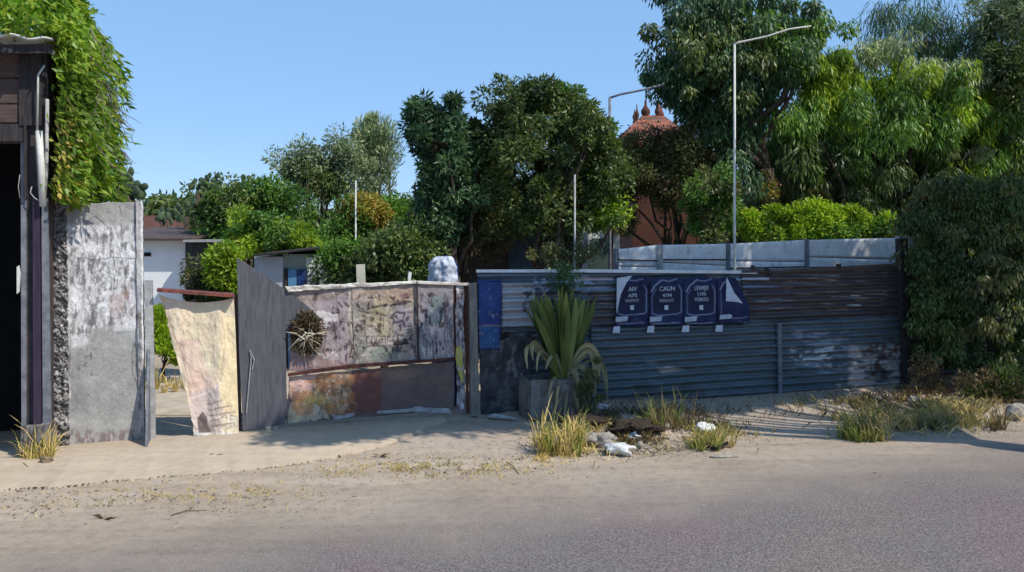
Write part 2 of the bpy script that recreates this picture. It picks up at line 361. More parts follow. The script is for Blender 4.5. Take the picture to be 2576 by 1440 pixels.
def sand_nodes(n, l):
    p = pos(n, l); a = noise(n, l, .7, 5, .55, p); b = noise(n, l, 9, 9, .7, p); c = noise(n, l, 120, 4, .6, p)
    g0 = n.new('ShaderNodeNewGeometry'); mp = n.new('ShaderNodeMapping'); mp.inputs['Rotation'].default_value = (0, 0, -math.atan(SL)); mp.inputs['Scale'].default_value = (.22, 3.2, 1); l.new(g0.outputs['Position'], mp.inputs[0])
    tr = noise(n, l, 1.0, 5, .6, mp.outputs[0]); trr = ramp(n, l, tr.outputs[0], [(.36, (.86, .85, .84)), (.5, (1, 1, 1)), (.66, (1.07, 1.06, 1.05))])
    r = ramp(n, l, a.outputs[0], [(.3, (.30, .242, .19)), (.5, (.365, .302, .238)), (.7, (.345, .295, .25))])
    q = ramp(n, l, b.outputs[0], [(.30, (.72, .70, .68)), (.5, (1, 1, 1)), (.72, (1.13, 1.12, 1.1))])
    s = ramp(n, l, c.outputs[0], [(.3, (.82, .81, .80)), (.6, (1.08, 1.08, 1.08))])
    col = mixc(n, l, r.outputs[0], q.outputs[0], 1., 'MULTIPLY'); col = mixc(n, l, col, s.outputs[0], 1., 'MULTIPLY')
    col = mixc(n, l, col, trr.outputs[0], 1., 'MULTIPLY')
    return p, col, b.outputs[0], c.outputs[0]
m, n, l, b = nmat('dirt'); p, col, h1, h2 = sand_nodes(n, l)
db = noise(n, l, 26, 9, .75, p); sp = ramp(n, l, db.outputs[0], [(.60, (0, 0, 0)), (.68, (1, 1, 1))]); big = noise(n, l, 1.6, 4, .6, p)
spm = mixc(n, l, sp.outputs[0], ramp(n, l, big.outputs[0], [(.45, (0, 0, 0)), (.6, (1, 1, 1))]).outputs[0], 1., 'MULTIPLY')
col = mixc(n, l, col, (.17, .14, .10), spm)
l.new(col, b.inputs['Base Color']); b.inputs['Roughness'].default_value = .95; b.inputs['Specular IOR Level'].default_value = .1
bump(n, l, b, add(n, l, h1, add(n, l, h2, .25, 'MULTIPLY')), .3, .02); M['dirt'] = m
m, n, l, b = nmat('asphalt'); p, sand, h1, h2 = sand_nodes(n, l); d = nd(n, l)
g1 = noise(n, l, 60, 6, .8, p); g2 = noise(n, l, .55, 4, .5, p); g3 = noise(n, l, 150, 2, .5, p)
ac = ramp(n, l, g1.outputs[0], [(.37, (.055, .045, .045)), (.5, (.165, .140, .137)), (.63, (.32, .285, .268))])
at = ramp(n, l, g2.outputs[0], [(.35, (1.02, .92, .97)), (.5, (.93, .97, .97)), (.68, (1.08, 1.03, .98))])
ac = mixc(n, l, ac.outputs[0], at.outputs[0], 1., 'MULTIPLY')
wv = noise(n, l, .9, 6, .65, p); dd = add(n, l, d, add(n, l, wv.outputs[0], 1.5, 'MULTIPLY'))
fac = smooth(n, l, dd, 3.0, 5.9); fn_ = noise(n, l, 60, 4, .8, p); f2 = add(n, l, add(n, l, fac, .5, 'SUBTRACT'), add(n, l, fn_.outputs[0], 0, 'ADD'))
f3 = smooth(n, l, f2, .28, .78)
col = mixc(n, l, sand, ac, f3); l.new(col, b.inputs['Base Color']); b.inputs['Roughness'].default_value = .9; b.inputs['Specular IOR Level'].default_value = .2
bump(n, l, b, g1.outputs[0], .9, .012); M['asphalt'] = m
m, n, l, b = nmat('packed path'); p, sand, h1, h2 = sand_nodes(n, l)
col = mixc(n, l, sand, (.43, .355, .265), .4); l.new(col, b.inputs['Base Color']); b.inputs['Roughness'].default_value = .92; b.inputs['Specular IOR Level'].default_value = .1
bump(n, l, b, h2, .25, .01); M['path'] = m

def UQ(u, d): return np.array((0, 11.22, 0)) + UV * u + NV * d        # u along the boundary, d towards the road
def hgt(u, d):
    """gentle unevenness of the verge, and the low heap of rubble"""
    h = (fbm(u * .8 + 40, d * 1.6 + 40, 5) - .5) * .05 * np.clip(1 - abs(d - 1.2) / 2.2, 0, 1)
    for (px, py, r, a) in ((1450, 1100, .55, .10), (1600, 1105, .7, .09), (1730, 1095, .6, .07), (1690, 1055, .5, .06), (2330, 1050, .9, .06), (2150, 1075, .5, .05), (2500, 1040, .7, .06), (1550, 1060, .6, .05)):
        g = np.array(G(px, py)) - np.array((0, 11.22, 0)); gu, gd = g.dot(UV), g.dot(NV)
        h = h + a * np.exp(-(((u - gu) / r) ** 2 + ((d - gd) / (r * .55)) ** 2)) * (.6 + .8 * fbm(u * 5, d * 5, 8))
    return h
# verge: fine relief between the fence and the road; beyond it, one sheet to the horizon
ax = np.concatenate((np.linspace(-260, -14, 12), np.linspace(-13, 16, 420), np.linspace(17, 260, 12)))
ay = np.concatenate((np.linspace(-420, -40, 8), np.linspace(-36, -1, 24), np.linspace(-.8, 3.2, 120), np.linspace(3.6, 120, 16)))
U, D = np.meshgrid(ax, ay); H = hgt(U, D); H[D < -1.5] *= 0
V = np.array((0, 11.22, 0)) + U[..., None] * UV + D[..., None] * NV; V[..., 2] = H - np.clip((D - 2.2) / 1.0, 0, 1) * .03
nu = len(ax); i, j = np.meshgrid(np.arange(nu - 1), np.arange(len(ay) - 1)); a = (j * nu + i).ravel()
tag(obj('ground', V.reshape(-1, 3), np.stack((a, a + 1, a + nu + 1, a + nu), -1)[:, ::-1], M['dirt'], None, True), kind='structure')
# road sheet
uu = np.linspace(-60, 70, 500); e0 = 2.55 + (fbm(uu * .9 + 90, uu * 0, 3) - .5) * .5
rows = [np.array((0, 11.22, .004)) + u * UV + (e + q) * NV for q in (0, .4, 3, 9) for u, e in zip(uu, e0)]
R = np.array(rows); R[:, 2] = .004; k = len(uu); i, j = np.meshgrid(np.arange(k - 1), np.arange(3)); a = (j * k + i).ravel()
tag(obj('road', R, np.stack((a, a + k, a + k + 1, a + 1), -1), M['asphalt']), kind='structure')
# footpath: packed slab with a broken outer edge
mb_top = []; us = np.linspace(-9, -1.0, 260)
inner = np.array([UQ(u, .02) for u in us]); outer = []
for u in us:
    w = 1.62 + .10 * (u + 9) / 7 + (float(fbm(np.array(u * 3.), np.array(2.), 4)) - .5) * .14; w -= max(0, (u + 3.2)) ** 1.6 * .42; w = max(w, .1); outer.append(UQ(u, w))
outer = np.array(outer); k = len(us); inner[:, 2] = .035; outer[:, 2] = .03; low = outer + NV * .015; low[:, 2] = -.03
V = np.concatenate((inner, outer, low)); i = np.arange(k - 1)
F = np.concatenate((np.stack((i, i + k, i + k + 1, i + 1), -1), np.stack((i + k, i + 2 * k, i + 2 * k + 1, i + k + 1), -1)))
tag(obj('footpath', V, F, M['path']), kind='structure')
# paved yard strip seen through the narrow gateway
yd = MB(); yd.box(-7.4, 11.0, -.02, -3.2, 14.2, .02); M['yard'] = plain('yard paving', (.33, .28, .22), (.46, .40, .32), 3, .9, .3)
tag(yd.build('yard', M['yard']), kind='structure')

# loose debris on the verge
def debris(name, boxes, n, smin, smax, mat):
    v = []; f = []
    for _ in range(n):
        x0, y0, x1, y1 = boxes[rng.integers(len(boxes))]; g = np.array(G(rng.uniform(x0, x1), rng.uniform(y0, y1)))
        q = g - np.array((0, 11.22, 0)); g[2] = float(hgt(q.dot(UV), q.dot(NV))) + .004
        s = rng.uniform(smin, smax); pts = sph(6) * s * np.array((1, 1, .45)) + g; b0 = len(v); v += pts.tolist()
        f += [(b0, b0 + 1, b0 + 2), (b0 + 1, b0 + 3, b0 + 2), (b0, b0 + 2, b0 + 4), (b0 + 3, b0 + 5, b0 + 4), (b0, b0 + 4, b0 + 1), (b0 + 1, b0 + 5, b0 + 3), (b0 + 2, b0 + 3, b0 + 4)]
    return tag(obj(name, v, f, M[mat]), kind='stuff')
tag(debris('gravel', [(0, 1170, 2500, 1330), (0, 1240, 900, 1330), (700, 1110, 1400, 1190), (1380, 1060, 1830, 1150), (2080, 1020, 2576, 1100), (1400, 1100, 1800, 1150), (1400, 1060, 1830, 1150), (2100, 1030, 2560, 1095)], 2200, .005, .022, 'rock'), kind='stuff')
tag(debris('leaf_litter', [(1390, 1060, 1820, 1150), (2080, 1020, 2540, 1100), (1400, 1090, 1780, 1150), (0, 1230, 700, 1290), (950, 1150, 1400, 1200)], 900, .006, .025, 'twig'), kind='stuff')
P = []
for u in np.linspace(-8, -2.4, 900):
    w = 1.62 + .10 * (u + 9) / 7 + (float(fbm(np.array(u * 3.), np.array(2.), 4)) - .5) * .14 - max(0, (u + 3.2)) ** 1.6 * .42
    if random.random() < .75 * float(fbm(np.array(u * 2.), np.array(9.), 4)): P.append(UQ(u, w + .012 + random.gauss(0, .008)) + (0, 0, .012))
P = np.array(P); V, F = leafset(P, sph(len(P)) * (1, 1, .3), .028, .014); tag(obj('crack_line_flecks', V, F, M['l_brown']), kind='stuff')  # flecks laid along the broken edge to draw its dark crack line
# low dry grass growing along the edge of the verge, nobody could count it
def drygrass(name, regs, n, mat, h):
    P = []
    for _ in range(n):
        x0, y0, x1, y1, hh = regs[rng.integers(len(regs))]
        for _t in range(6):
            a_ = (x0 + x1) / 2 + (x1 - x0) * .30 * rng.normal(); b_ = (y0 + y1) / 2 + (y1 - y0) * .30 * rng.normal()
            if fbm(np.array(a_ / 28), np.array(b_ / 9), 77, 3) > .5: break
        g = np.array(G(a_, max(b_, 985))); q = g - np.array((0, 11.22, 0))
        g[2] = float(hgt(q.dot(UV), q.dot(NV))); P.append((*g, hh))
    P = np.array(P); D = sph(n) * .7 + np.array((0, 0, 1.)); D[:, 2] = abs(D[:, 2]); D /= np.linalg.norm(D, axis=1, keepdims=True)
    L = (P[:, 3] * h * (.3 + .8 * rng.random(n)))[:, None]; s = frame(D) * .004; b = P[:, :3]; bend = np.array((0, 0, -1.)) * L * .2
    V = np.stack((b - s, b + s, b + D * L * .6 + s * .7, b + D * L + bend), 1).reshape(-1, 3)
    return tag(obj(name, V, np.arange(4 * n).reshape(n, 4), M[mat]), kind='stuff')
drygrass('dry_grass', [(1390, 1100, 1560, 1150, 1.), (1450, 1060, 1850, 1140, .8), (1700, 1080, 1860, 1130, .8), (2090, 1020, 2250, 1095, 1.), (2230, 1010, 2530, 1085, 1.3), (2290, 1030, 2500, 1085, 1.3),
    (730, 1165, 1390, 1205, .35), (900, 1150, 1300, 1200, .3), (-60, 1225, 700, 1290, .22), (300, 1215, 800, 1260, .22), (1330, 1120, 1420, 1160, .5), (1950, 1000, 2300, 1030, .5), (60, 1080, 128, 1150, 1.)], 9000, 'l_straw', .17)
drygrass('weeds', [(1500, 1020, 1860, 1090, 1.), (1480, 1040, 1700, 1100, 1.), (2080, 1010, 2576, 1060, 1.2), (2080, 990, 2400, 1030, 1.), (1530, 1080, 1650, 1130, .9), (1530, 1080, 1650, 1130, .9), (1450, 1050, 1800, 1120, .7)], 6500, 'l_brown', .16)

# ------------------------------------------------------------------ rendered concrete pier at the left
def gbase(px0, px1, off=0):    # base point of a thing on the boundary
    a = np.array(PT((px0 + px1) / 2, 700, off)); a[2] = 0; return tuple(a)
t = thing('concrete_wall', gbase(125, 360), 'tall grey concrete wall panel with flaking white render beside the narrow gateway', 'wall')
cv = Cv(120, 500, 366, 1140, (.34, .335, .33), 1.2, 11)
cv.noi(60, 60, .4, .4, (.26, .255, .25), .7).noi(9, 60, .5, .3, (.40, .39, .385), .5, 2)
cv.noi(14, 26, .38, .12, (.66, .65, .66), .9, 3, (165, 560, 350, 880), 5)
cv.noi(7, 9, .52, .08, (.78, .78, .80), .8, 4, (175, 600, 345, 800), 4)
cv.noi(9, 22, .60, .06, (.12, .12, .12), .75, 5, (170, 580, 345, 850), 5)
cv.noi(5, 30, .62, .05, (.15, .14, .14), .6, 15, (170, 560, 345, 760), 5)
cv.rect(168, 508, 338, 560, (.34, .335, .33), .85, 14, 8)
cv.rect(222, 826, 345, 1060, (.335, .335, .315), .9, 8, 5)
cv.noi(3, 70, .55, .2, (.28, .275, .26), .5, 7, (222, 826, 345, 1060))
cv.blob(300, 762, 30, 45, (.46, .36, .33), .7).blob(318, 740, 9, 24, (.26, .17, .15), .8)
cv.rect(170, 1055, 345, 1082, (.38, .38, .35), .7, 6, 4)
cv.noi(14, 30, .42, .15, (.20, .16, .15), .9, 8, (120, 1078, 345, 1150), 4).noi(8, 24, .55, .1, (.44, .37, .37), .8, 9, (120, 1085, 320, 1150))
cv.line([(168, 505), (170, 700), (168, 900), (176, 1000)], 3.2, (.66, .65, .64), .9).line([(163, 505), (164, 1100)], 2.5, (.14, .13, .13), .8)
cv.line([(182, 648), (240, 654), (300, 648), (345, 652)], 1.6, (.10, .10, .10), .9, 6)
cv.line([(262, 560), (268, 610), (285, 640), (290, 700), (280, 760)], 1.4, (.12, .12, .12), .8, 7).line([(300, 520), (310, 600), (305, 640), (318, 700)], 1.3, (.14, .14, .14), .8, 7)
cv.line([(205, 570), (212, 640), (200, 700), (215, 780), (206, 830)], 1.4, (.15, .15, .15), .8, 8).line([(240, 655), (232, 720), (246, 790)], 1.2, (.2, .2, .2), .8, 7)
cv.line([(176, 820), (178, 880), (172, 940), (184, 950)], 2, (.12, .11, .10), .7, 4).noi(4, 8, .66, .05, (.10, .10, .10), .8, 12, (190, 870, 240, 960))
cv.line([(340, 540), (352, 720), (346, 800), (356, 900), (350, 960), (362, 1030)], 3.4, (.06, .055, .055), .85, 7)
cv.line([(338, 860), (330, 900), (338, 950), (350, 985)], 2.0, (.10, .10, .10), .8, 5)
def dent(S, T, px, py): return (fbm(px / 16, py / 16, 4) - .5) * .009 * np.where(py > 830, .35, 1) + (fbm(px / 90, py / 90, 6) - .5) * .02
grid_obj('rendered_panel', quadfn((166, 512), (342, 510), (352, 1136), (172, 1136), .06, dent, 2.2), 190, 480, .16, M['concrete'], t, cv)
cv2 = Cv(115, 495, 180, 1145, (.30, .29, .285), 1.2, 21)
cv2.noi(9, 9, .45, .15, (.13, .12, .12), .9).noi(6, 6, .6, .1, (.55, .54, .53), .8, 3).noi(12, 16, .5, .1, (.07, .065, .065), .8, 5, (118, 720, 180, 1010)).noi(5, 5, .56, .08, (.62, .61, .60), .8, 6, (130, 760, 180, 1010)).rect(122, 498, 176, 520, (.24, .2, .18), .6, 8, 5)
grid_obj('stone_edge', quadfn((118, 506), (167, 512), (174, 1139), (122, 1142), .10, lambda S, T, px, py: (fbm(px / 9, py / 9, 8) - .5) * .10, 3), 60, 420, .26, M['rubble'], t, cv2)
cv3 = Cv(334, 500, 366, 1140, (.46, .45, .45), 1.2, 31).noi(6, 40, .5, .2, (.28, .27, .27), .8).line([(356, 505), (360, 900)], 2.5, (.75, .74, .73)).noi(8, 20, .5, .1, (.16, .15, .15), .9, 4, (334, 780, 366, 1140))
grid_obj('edge_strip', quadfn((341, 504), (357, 508), (364, 1132), (350, 1132), .085, lambda S, T, px, py: (fbm(px / 30, py / 40, 9) - .5) * .05, 2.5), 14, 300, .14, M['concrete'], t, cv3)

# ------------------------------------------------------------------ narrow gateway: post, added shadow board, leaf with torn banner
tag(MB().prism([(363, 706), (383, 706), (391, 1112), (371, 1116)], .10, .09).build('gate_post', M['grey']), 'grey square post between concrete wall and banner door', 'post')
a, b_ = np.array(PT(374, 860, .02)), np.array(PT(388, 860, .02)); z0 = np.array(PT(376, 1118, .0)); z1 = np.array(PT(388, 1118, .0))
mb = MB(); a, b_ = np.array(PT(371, 878, .105)), np.array(PT(377, 878, .105)); c_, d_ = np.array(PT(373, 1118, .105)), np.array(PT(379, 1118, .105)); e_, f_ = c_ + NV * .36, d_ + NV * .36
for p in (c_, d_, e_, f_): p[2] = .03
mb.add([a, b_, c_, d_, e_, f_], [(0, 2, 4), (1, 5, 3), (0, 4, 5, 1), (2, 3, 5, 4), (0, 1, 3, 2)]); M['slate'] = plain('slate blue board', (.10, .11, .13), (.20, .21, .24), 8, .8, .3)
tag(mb.build('wedge_shadow_board', M['slate']), 'triangular dark board added by the grey gate post to cast a wedge shadow', 'board')  # board added and cut to throw a wedge shadow on the wall

t = thing('banner_door', gbase(395, 600), 'narrow door frame with a torn sunlit banner hanging under a red rail', 'door')
MB().prism([(394, 727), (590, 741), (591, 749), (394, 735)], .20, .22).build('top_rail', M['rust'], t)
MB().prism([(586, 745), (600, 745), (609, 1098), (595, 1100)], .04, .06).build('door_frame', M['brownwood'], t)
cb = Cv(390, 725, 610, 1125, (.66, .56, .40), 1.2, 41)
cb.noi(40, 40, .45, .3, (.70, .52, .38), .7).noi(20, 70, .5, .2, (.60, .55, .45), .5, 3)
cb.poly([(440, 855), (500, 850), (530, 960), (525, 1040), (488, 1060), (470, 960)], (.55, .38, .34), .55, 8)
cb.poly([(478, 990), (520, 980), (555, 960), (560, 1100), (486, 1100)], (.52, .44, .42), .7, 6)
cb.poly([(560, 800), (597, 800), (600, 1050), (570, 1040), (548, 960)], (.76, .62, .38), .8, 5)
cb.line([(415, 770), (440, 850), (462, 900), (480, 990)], 3, (.30, .22, .18), .6, 5).line([(445, 860), (470, 910), (490, 930), (520, 960)], 2.5, (.34, .22, .2), .7, 8).line([(455, 860), (480, 940), (500, 1000)], 2, (.38, .25, .24), .6, 7)
cb.line([(480, 1002), (520, 990), (558, 962)], 3, (.74, .62, .56), .9, 2).line([(560, 800), (566, 880), (556, 960)], 1.6, (.40, .30, .22), .7, 5).line([(580, 960), (576, 1000), (586, 1040)], 1.5, (.4, .3, .2), .7, 5)
cb.line([(430, 780), (450, 800), (452, 830), (470, 850)], 1.4, (.30, .25, .2), .7, 7).line([(470, 790), (490, 800), (500, 830)], 1.3, (.4, .33, .26), .7, 7).noi(7, 7, .66, .05, (.34, .28, .2), .6, 7, (425, 780, 560, 880))
cb.poly([(497, 1055), (508, 1035), (520, 1048), (530, 1088), (500, 1090)], (.10, .075, .07), .9, 3)
for i, (x0, x1) in enumerate(((522, 560), (524, 585), (526, 592), (530, 560), (528, 590))):
    y = 1012 + i * 14; cb.line([(x0, y + 6), ((x0 + x1) / 2, y + 1), (x1, y - 4)], 3.2, (.24, .18, .16), .75, 2.5)
cb.noi(5, 4, .55, .06, (.25, .19, .17), .75, 9, (518, 1028, 600, 1082))
cb.rect(480, 1088, 620, 1122, (.62, .60, .55), .95, 2, 2)
for x0, x1, c in ((489, 514, .30), (524, 538, .28), (541, 556, .36), (575, 581, .2), (588, 593, .25)): cb.rect(x0, 1093, x1, 1107, (c, c, c * .97), .9, 2, 1.5)
def folds(S, T, px, py): return .022 * np.sin(px / 13 + py / 37 + 3 * fbm(px / 60, py / 60, 2)) * (.3 + T) + .05 * np.sin(S * 9 + T * 2.5) * (.25 + T * .8) * .5 + (fbm(px / 22, py / 50, 3) - .5) * .05 + .06 * T
def bfn(S, T):
    ky = np.array([0, .10, .35, .62, .76, .9, 1.]); l = np.interp(T, ky, [398, 414, 436, 463, 476, 486, 487]); r = np.interp(T, ky, [588, 590, 594, 597, 599, 600, 600])
    top = 741 + 8 * S + 16 * np.sin(S * math.pi) ** .8 * (S < 1); bot = 1116 - 12 * S + 0 * T; px = l * (1 - S) + r * S; py = top * (1 - T) + bot * T
    px = px + (fbm(py / 16, py * 0, 5) - .5) * 7 * (1 - S); return px, py, .07 + folds(S, T, px, py)
grid_obj('banner', bfn, 110, 220, .006, M['cloth'], t, cb)
MB().prism([(396, 1104), (486, 1108), (486, 1116), (396, 1112)], .0, .10).build('door_sill', M['white'], t)

# ------------------------------------------------------------------ the tall dark sheet with its corner cut away
M['darksheet'] = plain('dark weathered sheet metal', (.055, .056, .066), (.115, .115, .13), 5, .7, .3, (5, 5, .7), thr=(.3, .7))
t = thing('sheet_metal_screen', gbase(597, 725), 'tall dark grey metal sheet with a slanting cut top beside the painted gate', 'screen')
o = MB().prism([(596, 649), (640, 676), (716, 728), (722, 1020), (716, 1068), (612, 1084), (602, 900)], .09, .025).build('sheet', M['darksheet'], t)
MB().prism([(640, 676), (716, 728), (768, 766), (812, 806), (788, 800), (746, 826), (718, 838), (700, 838)], .062, .015).build('slanting_part', M['darksheet'], t)  # dark flat piece carrying the slanting edge on across the gate
MB().prism([(716, 1000), (730, 1008), (724, 1050), (716, 1062)], .05, .015).build('torn_corner', M['darksheet'], t)
MB().prism([(668, 1076), (682, 1074), (682, 1094), (672, 1094)], .12, .06).prism([(686, 1074), (698, 1073), (700, 1093), (688, 1094)], .12, .06).build('foot_block', M['rock'], t)
MB().tube([PT(620, 1040, .11), PT(632, 900, .11), PT(628, 880, .11), PT(640, 905, .11), PT(634, 930, .11)], .006, 6).build('latch_wire', M['grey'], t)

# ------------------------------------------------------------------ wide painted gate
t = thing('painted_gate', gbase(716, 1180), 'wide metal gate with faded printed pictures under a pale top rail', 'gate')
cg = Cv(710, 700, 1160, 1080, (.36, .33, .34), 1.2, 51)
cg.noi(50, 40, .45, .2, (.42, .36, .35), .8).noi(30, 22, .55, .15, (.30, .31, .36), .7, 2).noi(11, 11, .62, .08, (.55, .53, .52), .6, 3)
cg.poly([(715, 740), (800, 752), (800, 800), (720, 790)], (.34, .30, .29), .6, 5)
cg.poly([(770, 765), (870, 745), (880, 930), (850, 930), (800, 850)], (.43, .40, .45), .75, 5)
cg.poly([(768, 778), (850, 790), (846, 806), (790, 812)], (.70, .70, .74), .8, 5).poly([(790, 800), (850, 800), (815, 830)], (.62, .62, .68), .6, 4)
cg.poly([(880, 730), (1045, 722), (1048, 760), (980, 764), (885, 760)], (.47, .40, .35), .8, 6).poly([(880, 765), (1040, 760), (1040, 910), (890, 915)], (.36, .37, .35), .65, 8)
cg.blob(965, 800, 50, 60, (.50, .47, .34), .7, .7).blob(1010, 800, 40, 45, (.40, .38, .46), .8, .6).blob(950, 885, 55, 24, (.28, .33, .31), .8, .6)
cg.line([(925, 778), (960, 768), (1000, 766), (1032, 760)], 5, (.12, .11, .12), .8, 5).line([(980, 745), (990, 757), (1010, 760), (1020, 758)], 3, (.16, .12, .13), .8, 4)
cg.line([(985, 795), (1000, 785), (1018, 790), (1012, 808), (992, 810), (985, 797)], 3, (.13, .13, .17), .85, 4).line([(1042, 770), (1030, 800), (1000, 830), (990, 850)], 3, (.28, .26, .36), .8, 6)
cg.line([(925, 765), (912, 800), (920, 840), (905, 870)], 2.5, (.2, .18, .18), .6, 6).blob(1020, 745, 14, 10, (.20, .14, .16), .8)
cg.poly([(985, 855), (1022, 848), (1030, 868), (990, 872)], (.12, .11, .12), .85, 5)
cg.poly([(1052, 730), (1135, 726), (1136, 915), (1052, 915)], (.34, .36, .42), .7, 5).blob(1095, 790, 28, 50, (.26, .34, .36), .7).blob(1110, 850, 22, 50, (.52, .50, .55), .7).poly([(1058, 760), (1100, 790), (1070, 850)], (.46, .44, .50), .7, 6)
cg.blob(1085, 742, 14, 8, (.18, .17, .18), .9).noi(6, 20, .6, .08, (.60, .60, .64), .8, 8, (1055, 780, 1140, 910)).noi(5, 26, .62, .08, (.14, .12, .14), .7, 10, (1050, 730, 1145, 910))
cg.line([(882, 735), (878, 800), (892, 870), (896, 915)], 3, (.62, .58, .54), .9, 5).line([(893, 840), (880, 900)], 3, (.16, .12, .12), .8, 5)
cg.noi(8, 22, .60, .06, (.14, .12, .12), .8, 11, (860, 860, 910, 940)).noi(9, 9, .64, .06, (.70, .70, .70), .8, 12, (780, 870, 900, 925)).line([(785, 905), (800, 890), (820, 900), (845, 880)], 3, (.66, .66, .68), .8, 4)
cg.poly([(726, 905), (760, 890), (890, 918), (880, 940), (728, 945)], (.36, .27, .28), .7, 6)
for i in range(26):
    x = random.uniform(730, 1130); y = random.uniform(735, 900); c_ = random.choice([(.10, .09, .09), (.14, .11, .12), (.66, .64, .66), (.56, .5, .44), (.2, .2, .26)])
    cg.line([(x, y), (x + random.uniform(-14, 14), y + random.uniform(10, 30)), (x + random.uniform(-18, 22), y + random.uniform(30, 55))], random.uniform(1.2, 2.8), c_, .65, 7)
cg.noi(16, 12, .60, .05, (.60, .56, .56), .6, 21, (880, 720, 1045, 910)).noi(9, 16, .62, .05, (.13, .12, .13), .75, 22, (780, 735, 1140, 905)).noi(24, 5, .62, .06, (.17, .15, .16), .7, 23, (900, 735, 1045, 905)).noi(5, 40, .62, .07, (.55, .53, .55), .5, 24, (725, 800, 890, 930))
cg.line([(846, 735), (852, 800), (846, 860), (858, 920)], 1.6, (.2, .18, .18), .7, 6).line([(730, 900), (800, 884), (870, 880)], 1.6, (.2, .18, .18), .6, 6)
# small faded characters on the print
for i in range(5): 
    x = 922 + i * 13; cg.line([(x, 862), (x, 846), (x + 8, 846), (x + 8, 862)][: 3 + i % 2], 2.0, (.14, .14, .14), .8, 1.5)
for i in range(11): cg.line([(900 + i * 12, 872 + (i % 3)), (907 + i * 12, 870 + (i % 2) * 4)], 2, (.18, .18, .18), .7, 2)
for i in range(9): cg.line([(1062 + i * 8, 876), (1062 + i * 8, 886 + i % 3 * 2)], 1.8, (.60, .58, .62), .8, 2)
cg.a = np.clip(.40 + (cg.a - .40) * 1.45, .03, .8) * np.array((.72, .665, .60))
def bow(S, T, px, py): return (fbm(px / 60, py / 60, 12) - .5) * .06 + (fbm(px / 14, py / 14, 13) - .5) * .010
for k, (tl, tr, br, bl) in enumerate((((728, 728), (885, 722), (893, 922), (729, 934)), ((884, 720), (1047, 714), (1051, 912), (892, 920)), ((1048, 714), (1139, 716), (1143, 905), (1052, 911)))):
    grid_obj('printed_panel', quadfn(tl, tr, br, bl, .045 + .007 * k, bow, 2), 150, 160, .012, M['paper'], t, cg)
cl = Cv(710, 900, 1160, 1080, (.115, .095, .105), 1.2, 61)
cl.noi(40, 40, .45, .3, (.15, .11, .11), .7).poly([(860, 940), (965, 930), (960, 1035), (865, 1040)], (.14, .055, .05), .75, 8).blob(1000, 940, 60, 22, (.24, .19, .15), .7, .9)
cl.poly([(725, 940), (885, 925), (880, 1000), (870, 1040), (735, 1060)], (.42, .28, .22), .85, 8).noi(8, 9, .52, .1, (.20, .11, .06), .9, 3, (760, 930, 885, 1040), 4).noi(6, 6, .58, .06, (.62, .50, .38), .8, 4, (730, 935, 885, 1030), 4)
cl.poly([(728, 945), (800, 940), (780, 985), (730, 980)], (.50, .38, .40), .7, 6).blob(800, 1005, 60, 28, (.42, .34, .10), .7, .8, .9).poly([(722, 1010), (800, 1020), (830, 1050), (722, 1072)], (.42, .42, .36), .9, 8).noi(4, 16, .56, .08, (.12, .11, .09), .8, 6, (770, 960, 880, 1060))
cl.a = cl.a * np.array((1.12, 1.0, .86))
cl.noi(26, 16, .5, .12, (.42, .19, .07), .7, 31, (730, 935, 900, 1050))
def bow2(S, T, px, py): return (fbm(px / 50, py / 50, 15) - .5) * .07
grid_obj('lower_panel', quadfn((727, 948), (1143, 908), (1143, 1030), (722, 1066), .03, bow2, 3), 260, 90, .012, M['paper'], t, cl)
cr_ = Cv(700, 690, 1190, 1080, (.66, .63, .57), 1.5, 71).noi(20, 5, .5, .2, (.44, .38, .32), .8).noi(8, 8, .66, .08, (.25, .18, .13), .8, 3)
grid_obj('top_rail', quadfn((716, 721), (1048, 707), (1048, 714), (724, 735), .085, lambda S, T, px, py: (fbm(px / 30, py / 8, 2) - .5) * .03, 3.2), 150, 8, .05, M['metalpaint'], t, cr_)
grid_obj('top_rail', quadfn((1050, 707), (1180, 712), (1180, 719), (1050, 715), .085, None, 1.5), 60, 6, .05, M['metalpaint'], t, cr_)
MB().prism([(724, 940), (880, 918), (1143, 900), (1143, 907), (880, 927), (724, 948)], .085, .03).build('middle_rail', M['darkrust'], t)
MB().prism([(1141, 716), (1170, 716), (1170, 860), (1152, 900), (1146, 900)], .03, .03).prism([(1170, 719), (1177, 719), (1180, 1040), (1174, 1042)], .05, .04).build('side_frame', M['darkrust'], t)
MB().prism([(1047, 712), (1051, 712), (1055, 914), (1051, 914)], .095, .02).build('seam_batten', M['darkwood'], t)
cs_ = Cv(900, 1000, 1190, 1080, (.34, .34, .35), 1.5, 81).noi(15, 5, .5, .2, (.22, .22, .24), .8)
for q in (((948, 1034), (1050, 1026), (1046, 1036), (948, 1042)), ((1042, 1024), (1130, 1026), (1138, 1040), (1040, 1038)), ((836, 1046), (892, 1040), (888, 1050), (840, 1056))):
    grid_obj('torn_bottom_strip', quadfn(*q, .07, lambda S, T, px, py: (fbm(px / 9, py / 9, 2) - .5) * .05, 4), 50, 8, .006, M['paper'], t, cs_)
MB().prism([(1148, 876), (1157, 868), (1163, 880), (1166, 965), (1160, 960), (1150, 925), (1146, 900)], .07, .01).build('yellow_flap', M['yellow'], t)
grid_obj('torn_sheet', quadfn((1146, 716), (1166, 716), (1170, 1040), (1150, 1035), .06, lambda S, T, px, py: (fbm(px / 8, py / 16, 6) - .5) * .08, 6), 14, 90, .005, M['paper'], t, Cv(1140, 700, 1180, 1050, (.30, .28, .30), 1.5, 5).noi(6, 14, .5, .08, (.06, .04, .04), .9).noi(5, 9, .62, .06, (.6, .6, .6), .8, 3))
